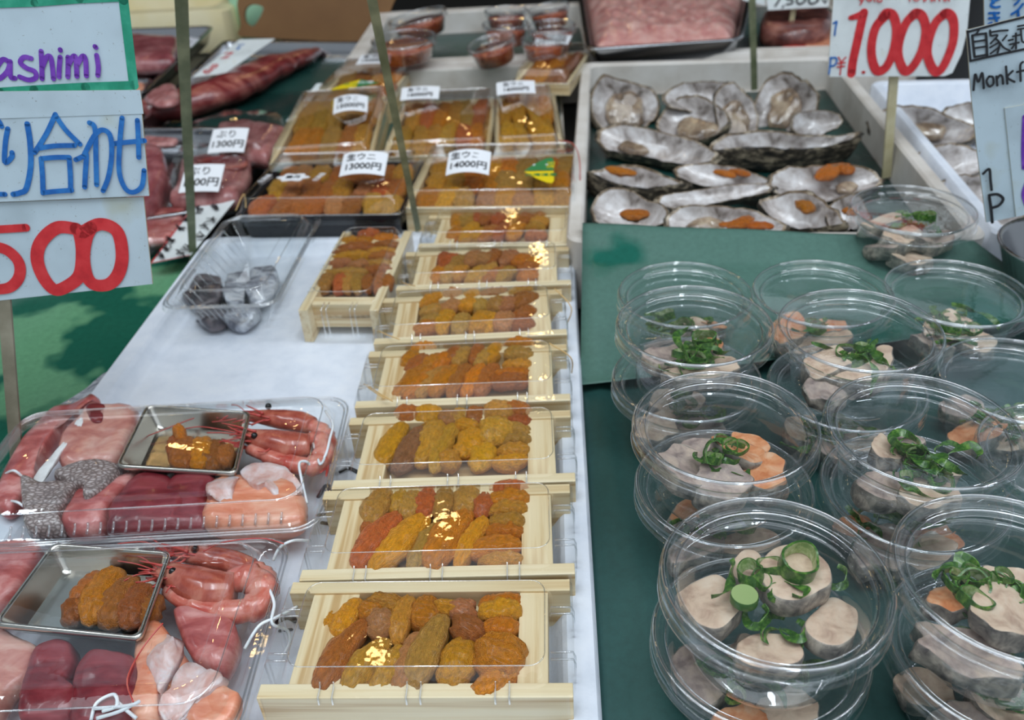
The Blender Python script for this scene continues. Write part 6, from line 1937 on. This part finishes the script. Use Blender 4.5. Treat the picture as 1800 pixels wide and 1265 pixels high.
# cream foam box and brown handled board at the far left
q = [at(60, 42, .03), at(405, 60, .03)]
c = (q[0] + q[1]) / 2 + Vector((-.05, .20, 0))
foam_box('foam_box', 'cream foam box at the far corner beyond the meat tray', c.x, c.y, .62, .38, .06, .0, .05, R(-3), M['yellow_foam'], .02)
slab([(130, 40), (170, 26), (240, 30), (300, 22), (380, 36), (320, 46), (200, 46)], .002, .012, plain('brown_trim', (120, 98, 62), .6), 'fish_scrap', 'brown scraps lying in the cream foam box', 'fish', seed=88, zpx=.008, **Y4)


def holed_board():
    y = 2.06
    pl = Plane(aty(520, 60, y), (0, -1, .25))
    outer = [(418, 8), (426, -14), (446, -30), (470, -36), (520, -60), (700, -60), (690, 10), (650, 72), (540, 70), (450, 66), (420, 62), (424, 44)]
    hole = [(434, 14), (444, 8), (458, 10), (464, 16), (456, 34), (446, 46), (434, 40), (431, 26)]
    cu = bpy.data.curves.new('b', 'CURVE')
    cu.dimensions = '2D'
    cu.fill_mode = 'BOTH'
    cu.extrude = .006
    ex = Vector((1, 0, 0))
    ey = pl.n.cross(ex).normalized()
    if ey.z < 0:
        ey = -ey
    O = pl.px(520, 60)
    for L in (outer, hole):
        sp_ = cu.splines.new('POLY')
        P = catmull([(x, yy, 0) for x, yy in L], 5, True)
        sp_.points.add(len(P) - 1)
        for k, p in enumerate(P):
            d = pl.px(p.x, p.y) - O
            sp_.points[k].co = (d.dot(ex), d.dot(ey), 0, 1)
        sp_.use_cyclic_u = True
    ob = bpy.data.objects.new('b', cu)
    C.objects.link(ob)
    me = bpy.data.meshes.new_from_object(ob.evaluated_get(bpy.context.evaluated_depsgraph_get()))
    bpy.data.objects.remove(ob)
    me.materials.clear()
    me.materials.append(M['brown_board'])
    o = bpy.data.objects.new('wooden_board', me)
    C.objects.link(o)
    o.matrix_world = Matrix((ex, ey, ex.cross(ey))).transposed().to_4x4()
    o.location = O
    tag(o, 'brown board with a rounded handle hole standing at the far corner', 'board')


holed_board()
# mint cup seen through the board's handle hole
p = aty(450, 30, 2.25)
mb = MB().lathe([(.0001, 0), (.05, 0), (.06, .16), (.056, .16), (.046, .006), (.0001, .006)], 32)
tag(mb.obj('plastic_cup', plain('mint_plastic', (168, 214, 178), .4), None, (p.x, p.y, Z0)), 'mint green cup seen through the handle hole of the brown board', 'cup')
# steel bowl at the photo edge right of the oyster tray
p = at(1884, 470, .06)
mb = MB().lathe([(.0001, 0), (.035, 0), (.05, .008), (.066, .05), (.068, .052), (.066, .054), (.062, .05), (.046, .011), (.0001, .004)], 48)
tag(mb.obj('steel_bowl', M['steel'], None, (p.x, p.y, .03)), 'steel bowl at the photo edge under the monkfish sign', 'bowl')

# black print on the foam between the packs and the urchin trays
ft = [o for o in bpy.data.objects if o.get('label', '').startswith('shallow white foam tray')][0]
plf = Plane((0, 0, .0), (0, 0, 1))
for strokes in ([(9, [(560, 905), (580, 900), (600, 912)]), (7, [(566, 918), (590, 922)])], [(8, [(560, 872), (575, 852), (585, 876)])], [(10, [(488, 1092), (505, 1084), (520, 1090)]), (6, [(492, 1108), (512, 1106)])],
                [(8, [(598, 828), (612, 822), (630, 830)])]):
    o = ink(plf, strokes, M['ink_black'], None, .0008, 'printed_mark')
    mw = ft.matrix_basis.inverted() @ o.matrix_basis
    o.parent = ft
    o.matrix_basis = mw
